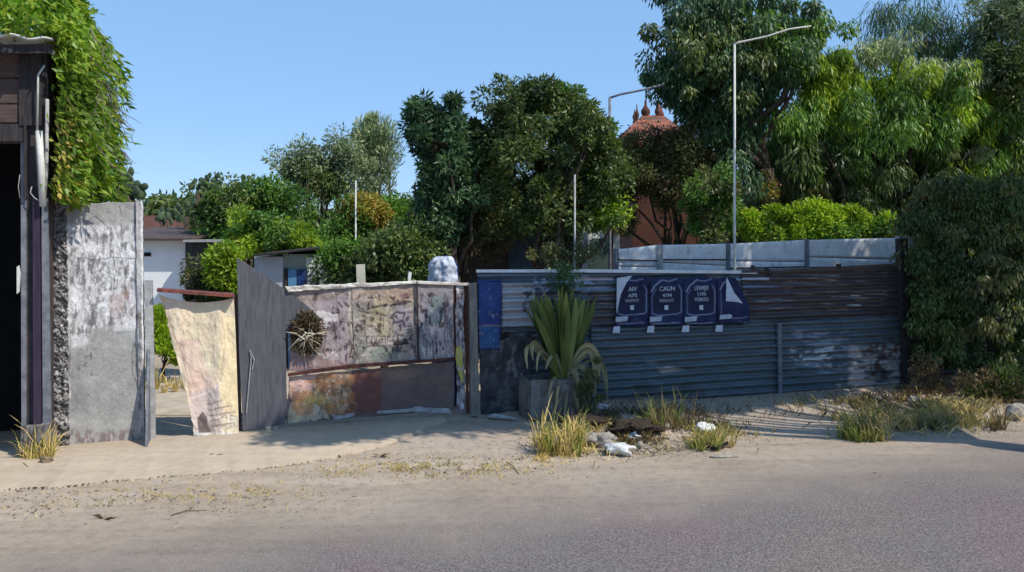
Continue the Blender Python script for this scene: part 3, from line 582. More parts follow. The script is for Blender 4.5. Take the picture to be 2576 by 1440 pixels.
# a dried, splayed plant tied to the gate
c0 = np.array(PT(772, 838, .13)); t2 = thing('dry_wreath', tuple(c0 - np.array((0, 0, .28))), 'bundle of dried plant with pale splayed stalks tied on the painted gate', 'dried plant')
n_ = 1500; d = sph(n_); P = c0 + UV * (d[:, :1] * .20) + np.array((0, 0, 1)) * (d[:, 2:] * .27) + NV * (abs(d[:, 1:2]) * .08 - .04); P = c0 + (P - c0) * (.35 + .65 * rng.random((n_, 1)))
V, F = leafset(P, d * .8 + sph(n_) * .6, .07, .022); M['l_dead'] = leafmat('dead dark leaves', [(.03, .024, .018), (.07, .052, .035), (.16, .12, .075)], .1, tcol=(1, .9, .7))
obj('dead_leaves', V, F, M['l_dead'], t2)
mb = MB()
for px, py, w_ in ((720, 836, .012), (735, 868, .008), (826, 835, .012), (822, 842, .01), (815, 872, .005), (745, 885, .008), (760, 896, .006), (786, 893, .005), (738, 820, .004), (726, 880, .009), (800, 858, .008), (770, 872, .01), (780, 802, .004), (790, 812, .005), (752, 850, .006), (808, 900, .004)):
    c1 = c0 + UV * random.gauss(0, .03) + np.array((0, 0, random.gauss(0, .03))); mb.tube([c1 + NV * .06, (c1 + np.array(PT(px, py, .16))) / 2 + NV * .04 + np.array((0, 0, random.gauss(0, .02))), PT(px, py, .13)], [w_, w_ * .8, w_ * .3], 6)
mb.build('stalks', plain('bleached stalks', (.40, .35, .26), (.60, .54, .42), 20, .8, .2), t2)
tag(MB().prism([(1181, 716), (1199, 712), (1206, 1046), (1186, 1048)], .12, .10).build('gate_post', M['wood']), 'grey weathered timber post between the painted gate and blue sheeting', 'post')
tag(MB().prism([(896, 666), (918, 665), (922, 760), (899, 760)], -.25, .02).build('pale_board', plain('pale plank', (.36, .36, .29), (.46, .45, .37), 6, .8, .2)), 'pale upright board showing above the painted gate', 'board')
mb = MB().prism([(1029, 683), (1036, 686), (1034, 700), (1038, 760), (1030, 760), (1026, 700)], -.3, .02)
tag(mb.build('white_scrap', M['litter']), 'small white torn scrap above the rail of painted gate', 'scrap')
# torn white sheeting over a blue drum
t = thing('blue_drum', tuple(np.array(PT(1118, 700, -.8)) * (1, 1, 0)), 'dark blue drum with torn white wrapping standing behind painted gate', 'drum')
c0 = np.array(PT(1122, 700, -.8)); prof = [(0, .24), (.05, .28), (.6, .29), (.62, .30), (1.2, .29), (1.22, .30), (1.78, .28), (2.05, .24), (2.16, .14), (2.18, .0)]
vs = []; fs = []; ns = 22
for z, r in prof: vs += [(c0[0] + math.cos(2 * math.pi * k / ns) * r * .70, c0[1] + math.sin(2 * math.pi * k / ns) * r * .70, z) for k in range(ns)]
for i in range(len(prof) - 1): fs += [(i * ns + k, i * ns + (k + 1) % ns, (i + 1) * ns + (k + 1) % ns, (i + 1) * ns + k) for k in range(ns)]
obj('drum_body', vs, fs, M['navy'], t, True)
vs = []; fs = []; nz = 26; na = 30
for i in range(nz):
    z = 1.55 + .62 * i / (nz - 1); 
    for k in range(na):
        a = math.radians(165 + 150 * k / (na - 1)); r = np.interp(z, [p[0] for p in prof], [p[1] for p in prof]) * .70 + .012 + .11 * float(fbm(np.array(k * .5), np.array(i * .4), 2))
        if k < 3: a -= float(fbm(np.array(i * .6), np.array(k * 1.), 7)) * .45
        vs.append((c0[0] + math.cos(a) * r, c0[1] + math.sin(a) * r, z))
fs = [(i * na + k, i * na + k + 1, (i + 1) * na + k + 1, (i + 1) * na + k) for i in range(nz - 1) for k in range(na - 1)]
obj('torn_wrapping', vs, fs, plain('grey blue plastic', (.24, .27, .35), (.58, .61, .66), 7, .5, .3), t, True)

# ------------------------------------------------------------------ corrugated iron fence
PER = .118
t = thing('corrugated_fence', gbase(1203, 2270), 'long patchwork fence of horizontal corrugated iron sheets running from gate to dark shrubs', 'fence')
cf = Cv(1195, 655, 2650, 1050, (.115, .155, .185), 1.5, 91)
cf.noi(70, 14, .45, .25, (.085, .12, .14), .8).noi(120, 8, .56, .2, (.17, .21, .25), .5, 2)
cf.poly([(1490, 905), (2265, 800), (2280, 1050), (1490, 1050)], (.10, .15, .175), .5, 12)
cf.poly([(1860, 672), (2280, 660), (2280, 790), (2150, 798), (1955, 812), (1880, 800)], (.080, .077, .083), 1, 5)
cf.poly([(1480, 735), (1560, 735), (1560, 830), (1480, 830)], (.10, .09, .10), .8, 6)
cf.noi(40, 5, .50, .1, (.11, .095, .088), .5, 4, (1860, 670, 2280, 800)).noi(60, 3, .66, .06, (.34, .32, .30), .8, 5, (1500, 670, 2240, 790))
cf.rect(2262, 640, 2660, 1060, (.06, .05, .048), .9, 2, 2).noi(40, 6, .60, .06, (.30, .28, .26), .7, 17, (2270, 800, 2420, 880)); cf.rect(1200, 695, 1262, 876, (.022, .05, .19), 1, 1.5, 1).rect(1205, 690, 1460, 706, (.10, .16, .22), .8, 2, 2)
cf.rect(1263, 712, 1345, 822, (.42, .46, .50), 1, 1.5, 2).line([(1265, 750), (1340, 752)], 2, (.2, .22, .25), .8).line([(1265, 775), (1340, 772)], 1.5, (.28, .3, .33), .7)
cf.noi(12, 8, .50, .08, (.42, .50, .70), .85, 6, (1340, 690, 1500, 735), 4).noi(8, 9, .52, .07, (.06, .05, .07), .9, 7, (1310, 715, 1500, 800), 4).noi(12, 12, .60, .06, (.55, .50, .55), .8, 8, (1320, 720, 1420, 790), 4)
cf.rect(1440, 697, 1545, 707, (.55, .55, .58), .9, 2, 2).rect(1440, 722, 1550, 732, (.30, .38, .50), .8, 2, 2)
cf.rect(1820, 698, 1935, 706, (.50, .58, .75), .9, 2, 2).rect(1870, 718, 1960, 726, (.18, .25, .42), .8, 2, 2)
cf.rect(2140, 742, 2165, 747, (.7, .66, .6), .95, 1.5, 1).rect(2130, 766, 2166, 770, (.75, .72, .66), .95, 1.5, 1).rect(2070, 702, 2098, 706, (.4, .36, .33), .9, 1.5, 1)
cf.noi(30, 7, .5, .1, (.32, .38, .46), .75, 9, (1990, 825, 2140, 950)).poly([(2050, 880), (2100, 870), (2095, 884), (2048, 890)], (.62, .66, .70), .9, 2).poly([(2020, 900), (2075, 896), (2070, 908), (2020, 906)], (.6, .63, .66), .9, 2).noi(14, 6, .6, .05, (.7, .7, .7), .8, 12, (1985, 870, 2110, 930))
cf.noi(26, 8, .36, .08, (.50, .49, .49), .9, 10, (2130, 865, 2268, 975), 4).noi(6, 10, .58, .06, (.2, .18, .17), .8, 11, (2180, 840, 2268, 970)).noi(16, 14, .55, .06, (.10, .06, .05), .9, 14, (2160, 840, 2268, 960))
cf.blob(1680, 930, 34, 10, (.48, .46, .44), .85, .5).blob(1640, 912, 18, 6, (.26, .30, .33), .8)
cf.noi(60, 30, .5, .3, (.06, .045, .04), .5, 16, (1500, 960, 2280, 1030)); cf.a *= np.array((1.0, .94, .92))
def corr(ph, amp=.027):
    def f(S, T, px, py):
        y = 11.22 / (1 - SL * (px - HX) / FPX); z = CAMZ - (py - HY) / FPX * y
        z = z + (fbm(px / 260, py / 200, 30) - .5) * .02
        ed = 1 - .25 * fbm(px / 60, z * 4, 33)
        return amp * ed * np.sin((z + ph) * 2 * math.pi / PER) + (fbm(px / 120, py / 90, 31) - .5) * .05
    return f
sheets = [((1201, 684), (1462, 682), (1462, 830), (1203, 838), .030, .0), ((1455, 680), (1880, 684), (1880, 838), (1455, 834), .012, .02), ((1866, 680), (2266, 668), (2266, 812), (1870, 826), .034, .01),
          ((1300, 826), (1500, 822), (1500, 1022), (1300, 1026), .004, .03), ((1486, 824), (1962, 818), (1962, 1002), (1490, 1006), .050, .0), ((1952, 812), (2268, 800), (2268, 966), (1956, 990), .070, .015), ((2262, 690), (2640, 664), (2640, 940), (2262, 964), .01, .02)]
for tl, tr, br, bl, off, ph in sheets:
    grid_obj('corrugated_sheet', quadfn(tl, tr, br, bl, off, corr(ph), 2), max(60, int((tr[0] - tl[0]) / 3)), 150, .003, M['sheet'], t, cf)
cfl = Cv(1195, 690, 1350, 1060, (.022, .05, .19), 1.5, 95).noi(30, 40, .5, .2, (.03, .075, .24), .7).rect(1205, 820, 1255, 876, (.03, .10, .24), .9).rect(1195, 818, 1262, 822, (.30, .22, .2), .8, 1, 1).noi(8, 8, .70, .04, (.3, .28, .3), .7, 3)
grid_obj('blue_panel', quadfn((1203, 708), (1262, 710), (1258, 878), (1206, 880), .075, lambda S, T, px, py: (fbm(px / 30, py / 30, 3) - .5) * .02, 1.5), 30, 80, .004, M['metalpaint'], t, cfl)
cfd = Cv(1195, 800, 1350, 1060, (.045, .045, .055), 1.5, 97).noi(18, 30, .50, .15, (.10, .10, .115), .8).noi(10, 22, .62, .08, (.22, .21, .21), .7, 3, (1230, 830, 1330, 960))
grid_obj('dark_panel', quadfn((1206, 876), (1338, 830), (1338, 1030), (1210, 1044), .045, bow2, 3), 60, 80, .006, M['metalpaint'], t, cfd)  # panel colour darkened to carry the shadow lying on it
MB().prism([(1200, 679), (1480, 678), (1905, 682), (1905, 689), (1480, 686), (1200, 686)], .055, .045).build('top_rail', M['white'], t)
MB().prism([(1905, 683), (1880, 676), (1950, 680), (2264, 663), (2264, 670), (1950, 688)], .066, .03).build('rust_rail', M['brownwood'], t)
for q in (((1958, 814), (1966, 814), (1968, 1000), (1960, 1002)),): MB().prism(list(q), .105, .03).build('batten', M['slate'], t)
for q, o_ in (([(1893, 668), (1899, 668), (1899, 684), (1893, 684)], .05), ([(2107, 665), (2116, 664), (2117, 678), (2107, 678)], .07), ([(1924, 676), (1932, 674), (1946, 692), (1938, 694)], .08)): MB().prism(q, o_, .04).build('post_stub', M['darkwood'], t)
tag(MB().prism([(2266, 602), (2284, 600), (2292, 968), (2274, 972)], .14, .12).build('fence_post', M['darkwood']), 'tall dark post at the far right end of the corrugated fence', 'post')
tag(MB().prism([(2262, 594), (2300, 594), (2302, 664), (2288, 664), (2288, 603), (2262, 603)], -.3, .10).build('concrete_post', M['grey']), 'pale concrete post with cap at the right end of white wall', 'post')

# posters on the fence
def txt(s, c, size, mat, parent, off, squash=1.0, name='lettering', cx=True):
    cu = bpy.data.curves.new('t', 'FONT'); cu.body = s; cu.size = size; cu.align_x = 'CENTER'; cu.extrude = .0015; cu.offset = size * .015
    o = bpy.data.objects.new('t', cu); C.objects.link(o); dg = bpy.context.evaluated_depsgraph_get(); me = bpy.data.meshes.new_from_object(o.evaluated_get(dg)); bpy.data.objects.remove(o)
    p0 = np.array(PT(c[0], c[1], off)); v = [p0 + UV * q.co.x * squash + np.array((0, 0, 1)) * q.co.y + NV * q.co.z for q in me.vertices]; f = [tuple(p.vertices) for p in me.polygons]
    return obj(name, v, f, mat, parent)
M['ink'] = plain('navy poster ink', (.006, .010, .045), (.014, .024, .085), 4, .5, .2); M['print'] = plain('pale poster print', (.30, .34, .42), (.48, .52, .60), 12, .7, .1)
M['pale'] = plain('pale tape', (.42, .46, .55), (.58, .62, .70), 12, .7, .1)
PST = [(1547, 1634, [('AIV', 733), ('AIPS', 748)], 'dark navy poster with curled white left corner, first of four on the fence'),
       (1633, 1722, [('CAUN', 732), ('4194', 748)], 'dark navy poster reading CAUN 4194 on the fence'),
       (1721, 1806, [('LEWIJEI', 730), ('1194', 745), ('YOMOO', 758)], 'dark navy poster with three text lines, LEWIJEI on top'),
       (1805, 1888, [], 'dark navy poster without text and with a white folded corner, last of four')]
for k, (x0, x1, lines, lab) in enumerate(PST):
    w = x1 - x0; t = thing('poster', tuple(np.array(PT((x0 + x1) / 2, 838 - k * 3, .09))), lab, 'poster', 'navy posters in a row on the corrugated fence')
    b0 = 836 - k * 3; lean = (8, 4, 0, 0)[k]; rr = (0, 0, 0, 14)[k]
    def pf(S, T, x0=x0, x1=x1, b0=b0, lean=lean, rr=rr):
        top = 702 - 6 * np.sin(S * 3.0) - (T * 0); px = x0 + lean * (1 - T) * (1 - S) + (x1 - x0 - 2.5) * S - (rr and 1) * 34 * (1 - np.clip(T * 1.6, 0, 1)) * S * 1. ; py = top * (1 - T) + (b0 - 14) * T
        return px, py, .075 + .030 * np.sin(S * math.pi) + .012 * np.sin(T * 9 + x0)
    ci = Cv(x0 - 4, 690, x1 + 4, 845, (.010, .017, .068), 1.0, 100 + k); ci.noi(20, 20, .5, .3, (.028, .042, .11), .6)
    ink = (.30, .36, .48)
    if k < 3:
        ci.poly([(x0 + 8, 790 - k), (x0 + 12, 742), (x0 + 24, 722), (x1 - 16, 718), (x1 - 10, 730), (x1 - 10, 782), (x1 - 20, 788)], (.012, .018, .05), .8, 1)
        ci.line([(x0 + 6, 735), (x0 + 14, 720), (x0 + 30, 706)], 2.6, ink, .9, 1).line([(x0 + 30, 704), (x0 + 50, 708), (x0 + 70, 702)], 1.6, ink, .8, 2).line([(x1 - 14, 718), (x1 - 8, 730), (x1 - 8, 785), (x1 - 16, 790), (x0 + 24, 794), (x0 + 10, 790)], 1.7, ink, .8, 1)
        ci.line([(x0 + 8, 790), (x0 + 7, 745), (x0 + 18, 728)], 1.2, ink, .6, 2)
    else: ci.line([(x0 + 6, 730), (x0 + 14, 714), (x0 + 24, 706)], 2.6, ink, .9, 1).line([(x0 + 8, 735), (x0 + 10, 795)], 1.4, ink, .5, 1).line([(x0 + 38, 802), (x1 - 8, 798)], 1.6, ink, .7, 1).line([(x0 + 36, 816), (x1 - 8, 812)], 1.6, ink, .6, 1)
    ci.line([(x0 + 8, 815), (x0 + 40, 814), (x1 - 14, 812)], 2, ink, .7 if k < 3 else 0, 1).noi(7, 4, .55, .06, ink, .7, 3, (x0 + 36, 800, x1 - 12, 810)).rect(x0 + 30, 826, x1 - 22, 829, ink, .5, 1.5, 1)
    grid_obj('printed_sheet', pf, 60, 90, .003, M['paper'], t, ci)
    MB().prism([(x0 + 2, 798), (x0 + 33, 796), (x0 + 31, 808), (x0 + 2, 811)] if k != 3 else [(x0 + 6, 793), (x0 + 34, 791), (x0 + 38, 797), (x0 + 34, 802), (x0 + 5, 804)], .12, .003).build('pale_label', M['print'], t)
    if k != 1 or True: MB().prism([(x0 - 3, 822 - k), (x0 + 13, 821 - k), (x0 + 12, 838 - k), (x0 - 6, 838 - k)], .112, .003).build('tape', M['pale'], t)
    if k < 3: MB().prism([(x0 + 38, 769), (x0 + 48, 768), (x0 + 48, 780), (x0 + 39, 780)], .122, .003).build('white_square', M['pale'], t)
    if k in (0, 1): MB().prism([(x0 + 24, 753), (x1 - 26, 752), (x1 - 27, 760), (x0 + 26, 761)], .118, .003).build('grey_block', M['slate'], t)
    for s, y in lines: txt(s, ((x0 + x1) / 2 + 1, y), .092 if y < 738 else .078, M['print'], t, .122, .82 if len(s) > 4 else 1.0)
    if k == 0: MB().prism([(1552, 700), (1590, 694), (1576, 712), (1562, 740), (1551, 790)], .118, .003).build('white_corner', M['pale'], t)
    if k == 3: MB().prism([(1828, 697), (1848, 738), (1869, 764), (1852, 760), (1826, 758)], .125, .003).build('white_corner', M['pale'], t)

# ------------------------------------------------------------------ yucca-like plant, its concrete planter, sapling
t = thing('planter', tuple(np.array(PT(1402, 700, .52)) * (1, 1, 0)), 'square weathered concrete planter below the strap leaved plant', 'planter')
cp = Cv(1320, 940, 1490, 1070, (.15, .13, .12), 1.2, 120).noi(6, 40, .5, .2, (.12, .095, .085), .8).noi(20, 20, .55, .2, (.26, .26, .24), .6, 3).poly([(1330, 955), (1360, 955), (1358, 1050), (1330, 1050)], (.20, .20, .19), .7, 5)
grid_obj('front_face', quadfn((1338, 957), (1474, 955), (1482, 1062), (1335, 1056), .62, lambda S, T, px, py: (fbm(px / 12, py / 12, 3) - .5) * .02, 1.5), 80, 60, .05, M['concrete'], t, cp)
mb = MB(); c0 = np.array(PT(1405, 1000, .62)); hw = .37
for sgn in (-1, 1):
    a = c0 + UV * sgn * hw; b2 = a - NV * .5; w = UV * .045
    pts = [a - w / 2 - NV * .055, a + w / 2 - NV * .055, b2 + w / 2, b2 - w / 2]
    lo = [(p[0], p[1], -.03) for p in pts]; hi = [(p[0], p[1], .52) for p in pts]; mb.hexa(lo, hi)
a, b2 = c0 - UV * hw - NV * .505, c0 + UV * hw - NV * .505
pts = [a, b2, b2 - NV * .045, a - NV * .045]; mb.hexa([(p[0], p[1], -.03) for p in pts], [(p[0], p[1], .52) for p in pts])
mb.build('side_walls', plain('stained old concrete', (.07, .06, .055), (.20, .19, .175), 9, .9, .7, (1, 1, .4)), t)
a, b2 = c0 - UV * (hw - .03) - NV * .06, c0 + UV * (hw - .03) - NV * .06
pts = [a, b2, b2 - NV * .44, a - NV * .44]; MB().hexa([(p[0], p[1], .3) for p in pts], [(p[0], p[1], .46) for p in pts]).build('soil', M['twig'], t)

def strap(mb, base, end, w, bend=(0, 0, 0), blunt=.7, n=9, fold=.25, up=None):
    """a long folded strap leaf from base to end bowed by bend"""
    base = np.array(base, float); end = np.array(end, float); bend = np.array(bend, float); P = [base * (1 - t) + end * t + bend * 4 * t * (1 - t) for t in np.linspace(0, 1, n + 1)]
    vs = []
    for i, p in enumerate(P):
        tt = i / n; d = P[min(i + 1, n)] - P[max(i - 1, 0)]; d /= np.linalg.norm(d); s = np.cross(d, NV if up is None else up); s /= np.linalg.norm(s) + 1e-9; nn = np.cross(s, d)
        ww = w * (.45 + .75 * math.sin(min(1, tt * 1.4) * math.pi / 2)) * (1 if tt < blunt else 1 - .8 * ((tt - blunt) / (1 - blunt)) ** 1.6)
        vs += [p - s * ww / 2 + nn * ww * fold, p, p + s * ww / 2 + nn * ww * fold, p - nn * .004]
    fs = []
    for i in range(n):
        a = i * 4; fs += [(a, a + 1, a + 5, a + 4), (a + 1, a + 2, a + 6, a + 5), (a + 2, a + 3, a + 7, a + 6), (a + 3, a, a + 4, a + 7)]
    mb.add(vs, fs)
t = thing('strap_leaved_plant', (c0[0], c0[1] + .2, .46), 'large plant with tall upright green strap leaves and drooping dry ones in the planter', 'plant')
bs = np.array(PT(1412, 955, .42)); bs[2] = .46
tips = [(1330, 762), (1338, 752), (1352, 756), (1366, 760), (1380, 748), (1392, 742), (1404, 728), (1414, 722), (1424, 735), (1436, 742), (1448, 748), (1458, 744), (1470, 752), (1482, 748), (1494, 756), (1500, 770), (1345, 790), (1488, 800), (1372, 780), (1430, 770), (1400, 765), (1462, 775), (1360, 745), (1442, 728), (1500, 745), (1322, 775), (1410, 750), (1453, 760), (1387, 772), (1356, 800), (1478, 785), (1426, 790), (1370, 735), (1345, 742)]
mb = MB(); r_ = random.Random(3)
for i, (px, py) in enumerate(tips):
    e = np.array(PT(px, py, .42 + r_.uniform(-.22, .32))); b0 = bs + UV * ((px - 1412) / 180 * .22) + NV * r_.uniform(-.08, .1)
    strap(mb, b0, e, r_.uniform(.045, .095), UV * ((px - 1412) / 90 * -.05) + NV * r_.uniform(-.03, .05), .78, up=NV * .9 + UV * r_.uniform(-.7, .7))
mb.build('green_leaves', M['l_strap'], t)
mb = MB()
for (px, py, hx, hy, w) in ((1327, 928, 1332, 868, .05), (1340, 905, 1345, 862, .06), (1372, 930, 1392, 890, .05), (1508, 960, 1480, 870, .06), (1522, 985, 1490, 880, .05), (1528, 1010, 1500, 900, .04), (1496, 1000, 1478, 878, .06), (1518, 940, 1470, 862, .05), (1475, 1040, 1440, 960, .09), (1492, 1062, 1450, 960, .08), (1460, 1060, 1432, 965, .06), (1398, 1030, 1402, 960, .04), (1380, 1010, 1388, 950, .04), (1418, 1062, 1420, 975, .05), (1452, 1020, 1440, 930, .07), (1484, 1020, 1462, 920, .06), (1350, 935, 1362, 880, .04), (1506, 1040, 1470, 940, .05)):
    e = np.array(PT(px, py, .66 + r_.uniform(0, .12))); h = np.array(PT(hx, hy, .55)); m_ = (bs + e) / 2; strap(mb, bs + NV * .08, e, w, (h - m_) * .95 , .7, 12, .35)
mb.build('withered_leaves', M['l_strapdry'], t)
V, F, _ = crown([(1478, 960, 34, 70)], 10.75, 10, .12, 700, .07, .02, 'droop', .6); obj('leaf_sheath', V, F, M['l_olive'], t)
t = thing('sapling', tuple(np.array(PT(1420, 700, .3)) * (1, 1, 0)), 'slim blue green sapling rising through top of the strap leaved plant', 'sapling')
V, F, cs = crown([(1418, 690, 34, 34), (1425, 725, 26, 30), (1412, 660, 18, 22)], 11.1, 16, .09, 900, .06, .02, 'broad', .7); obj('crown', V, F, M['l_teal'], t)
mb = MB(); mb.tube(wiggle(np.array(PT(1418, 960, .3)), np.array(PT(1420, 690, .3)), 6, .008), [.02, .018, .016, .014, .012, .01, .006], 6)
for c_ in cs[:8]: mb.tube(wiggle(PT(1420, 760, .3), c_, 3, .05), [.008, .006, .004, .002], 5)
mb.build('trunk', M['bark'], t, True)

M['darkheap'] = plain('dark soil and dead weeds', (.025, .018, .012), (.10, .075, .05), 26, .95, 1., dist=.04)
# ------------------------------------------------------------------ weeds, litter and stones on the verge
tuft('grass_tuft', 'yellow green upright grass tuft in front of the planter', 'grass tuft', 1412, 1140, .44, .34, 260, 'l_straw', .28, .008, ('l_grass', 160, .9))
tuft('grass_tuft', 'tall dark green grass clump behind the rubbish heap', 'grass tuft', 1668, 1096, .44, .42, 300, 'l_grass', .45, .007, ('l_brown', 200, 1.1))
tuft('grass_tuft', 'small yellow tuft at the right end of the rubbish heap', 'grass tuft', 1790, 1130, .26, .30, 200, 'l_grass', .6, .006, ('l_straw', 160, 1.1))
tuft('grass_tuft', 'round green and yellow grass tuft beside the sunlit patch of dirt', 'grass tuft', 2162, 1106, .34, .34, 300, 'l_grass', .6, .007, ('l_straw', 220, 1.1))
tuft('grass_tuft', 'straw coloured grass tuft under the red brown bush', 'grass tuft', 2330, 1080, .26, .40, 260, 'l_straw', .7, .006, ('l_brown', 120, 1.0))
tuft('grass_tuft', 'straw coloured grass tuft near the right edge of the picture', 'grass tuft', 2450, 1075, .28, .44, 280, 'l_straw', .7, .006, ('l_brown', 120, 1.1))
tuft('grass_tuft', 'low straw tuft between the round tuft and red brown bush', 'grass tuft', 2245, 1082, .24, .34, 180, 'l_straw', .8, .006)
tuft('grass_tuft', 'dry weeds growing at foot of the dark shop corner', 'grass tuft', 95, 1158, .34, .22, 220, 'l_straw', .45, .006, ('l_grass', 90, 1.))
tree('dry_bush', 'red brown dry bush at the end of the corrugated fence', 'bush', 12.6, [(2330, 950, 50, 60), (2300, 990, 40, 30), (2370, 980, 30, 40)], 2335, .02, 'l_brown', 24, .14, 2600, .05, .014, 'up', 10)
def lump(name, px, py, w, d, h, mat, label, cat, seed, rot=0, rough=.5, lift=0):
    g = np.array(G(px, py)); q = g - np.array((0, 11.22, 0)); g[2] = float(hgt(q.dot(UV), q.dot(NV))) - h * .12 + lift
    nu_, nv_ = 26, 14; th, ph = np.meshgrid(np.linspace(0, 2 * math.pi, nu_, endpoint=False), np.linspace(0, math.pi, nv_)); x = np.sin(ph) * np.cos(th); y = np.sin(ph) * np.sin(th); z = np.cos(ph)
    r = 1 + rough * (fbm(x * 2.2 + 10 + seed, y * 2.2 + z * 1.7 + 20, seed, 4) - .5) * 2; cr, sr = math.cos(rot), math.sin(rot)
    X = x * r * w / 2; Yy = y * r * d / 2; V = np.stack((g[0] + X * cr - Yy * sr, g[1] + X * sr + Yy * cr, g[2] + h / 2 + z * r * h / 2), -1).reshape(-1, 3)
    i, j = np.meshgrid(np.arange(nu_), np.arange(nv_ - 1)); a = (j * nu_ + i).ravel(); b2 = (j * nu_ + (i + 1) % nu_).ravel()
    return tag(obj(name, V, np.stack((a, a + nu_, b2 + nu_, b2), -1), M[mat], None, True), label, cat)
lump('plastic_bag', 1512, 1128, .34, .2, .17, 'rock', 'crumpled grey bag at the front of the rubbish heap', 'bag', 3, .1, .7)
lump('plastic_bag', 1556, 1143, .32, .2, .12, 'litter', 'pale crumpled plastic bag lying lowest on the heap', 'bag', 5, -.2, .9)
lump('plastic_bag', 1768, 1103, .26, .16, .14, 'litter', 'white torn bag caught beside the small yellow tuft', 'bag', 8, .3, .9)
lump('plastic_bag', 1508, 1030, .36, .18, .10, 'litter', 'white plastic bag lying between the planter and fence', 'bag', 11, -.5, .8)
debris('rubble', [(1400, 1075, 1640, 1150), (1540, 1090, 1640, 1140), (1640, 1080, 1820, 1140), (2120, 1050, 2520, 1090)], 170, .015, .05, 'rock')
debris('scraps', [(1400, 1080, 1640, 1150), (1700, 1090, 1840, 1145), (2180, 1060, 2520, 1090)], 70, .012, .04, 'litter')
lump('heap', 1600, 1112, .62, .34, .16, 'darkheap', 'low dark brown heap of dead weeds and soil behind pale bags', 'heap', 31, .1, .9)
lump('heap', 1470, 1096, .5, .34, .14, 'darkheap', 'small dark heap of soil right of the yellow green tuft', 'heap', 33, .1, .9)
lump('plastic_bag', 1596, 1120, .2, .12, .09, 'litter', 'small white torn bag at right side of dark brown heap', 'bag', 35, .4, 1.0)
lump('stone', 1672, 1102, .15, .09, .08, 'rock', 'pale oblong stone in front of the dark grass clump', 'stone', 12, -.5, .3)
lump('stone', 1610, 1132, .08, .07, .09, 'rock', 'small pale stone right of the crumpled bags', 'stone', 14, 0, .3)
lump('stone', 1430, 1138, .12, .1, .10, 'rock', 'pale stone within the yellow tuft at the planter', 'stone', 15, 0, .4)
lump('stone', 1375, 1126, .16, .11, .13, 'rock', 'grey stone at the left end of the rubbish heap', 'stone', 17, 0, .5)
lump('stone', 2555, 1058, .26, .2, .24, 'rock', 'big grey stone at the right edge of picture', 'stone', 18, 0, .5)
lump('stone', 1822, 1152, .30, .08, .035, 'rock', 'flat pale slab lying flat before the small yellow tuft', 'stone', 19, .1, .4)
lump('stone', 2300, 1022, .16, .12, .15, 'rock', 'rounded grey stone in the shade beside red brown bush', 'stone', 22, 0, .5)
lump('stone', 115, 1170, .13, .1, .10, 'twig', 'brown stone at foot of the dark shop corner', 'stone', 23, 0, .6)
g = np.array(G(1590, 1090)); mb = MB(); mb.hexa([g + UV * -.4 + NV * -.1 + (0, 0, .06), g + UV * .4 + NV * -.1 + (0, 0, .08), g + UV * .42 + NV * .12 + (0, 0, .05), g + UV * -.38 + NV * .12 + (0, 0, .04)],
    [g + UV * -.4 + NV * -.1 + (0, 0, .10), g + UV * .4 + NV * -.1 + (0, 0, .12), g + UV * .42 + NV * .12 + (0, 0, .09), g + UV * -.38 + NV * .12 + (0, 0, .08)])
tag(mb.build('concrete_slab', M['rock']), 'pale broken concrete slab lying behind the crumpled bags', 'slab')
def bent(name, pts, label, w=.13, mat='ink'):   # strip of dark rubber curling on the ground
    mb = MB(); P = []
    for px, py, z in pts: q = np.array(G(px, py)); q[2] = z; P.append(q)
    mb.tube(P, w, 7); return tag(mb.build(name, M[mat], None, True), label, 'litter')
bent('rubber_strip', [(1755, 1112, .06), (1770, 1130, .05), (1800, 1138, .04), (1830, 1130, .07)], 'curved black rubber strip beside the white torn bag', .02, 'black')
tag(MB().tube([G(1220, 1050), np.array(G(1245, 1056)) + (0, 0, .05), np.array(G(1300, 1060)) + (0, 0, .03)], [.02, .035, .015], 7).build('scrap_pipe', M['grey'], None, True), 'short grey pipe scrap lying before the dark fence panel', 'pipe')
for (a, b2, c_, lab) in (((1275, 1166), (1292, 1178), (1306, 1196), 'thin dark twig lying right of the weeds on the verge'), ((430, 1300), (470, 1290), (520, 1286), 'long thin twig lying on the pale sand at left')):
    tag(MB().tube([np.array(G(*a)) + (0, 0, .012), np.array(G(*b2)) + (0, 0, .02), np.array(G(*c_)) + (0, 0, .010)], [.006, .006, .003], 5).build('twig', M['twig'], None, True), lab, 'twig')
def leaf_on_ground(px, py, lab):
    g = np.array(G(px, py)) + (0, 0, .012); V, F = leafset(np.array([g, g, g]), np.array([[1, .2, .1], [.9, -.3, .25], [-.8, .1, .15]]), .10, .05); tag(obj('fallen_leaf', V, F, M['l_brown']), lab, 'leaf')
leaf_on_ground(262, 1308, 'curled brown leaf on the pale sand at lower left'); leaf_on_ground(540, 1152, 'dark curled leaf on the path before the banner door'); leaf_on_ground(955, 1150, 'small dark leaf on the path before painted gate')

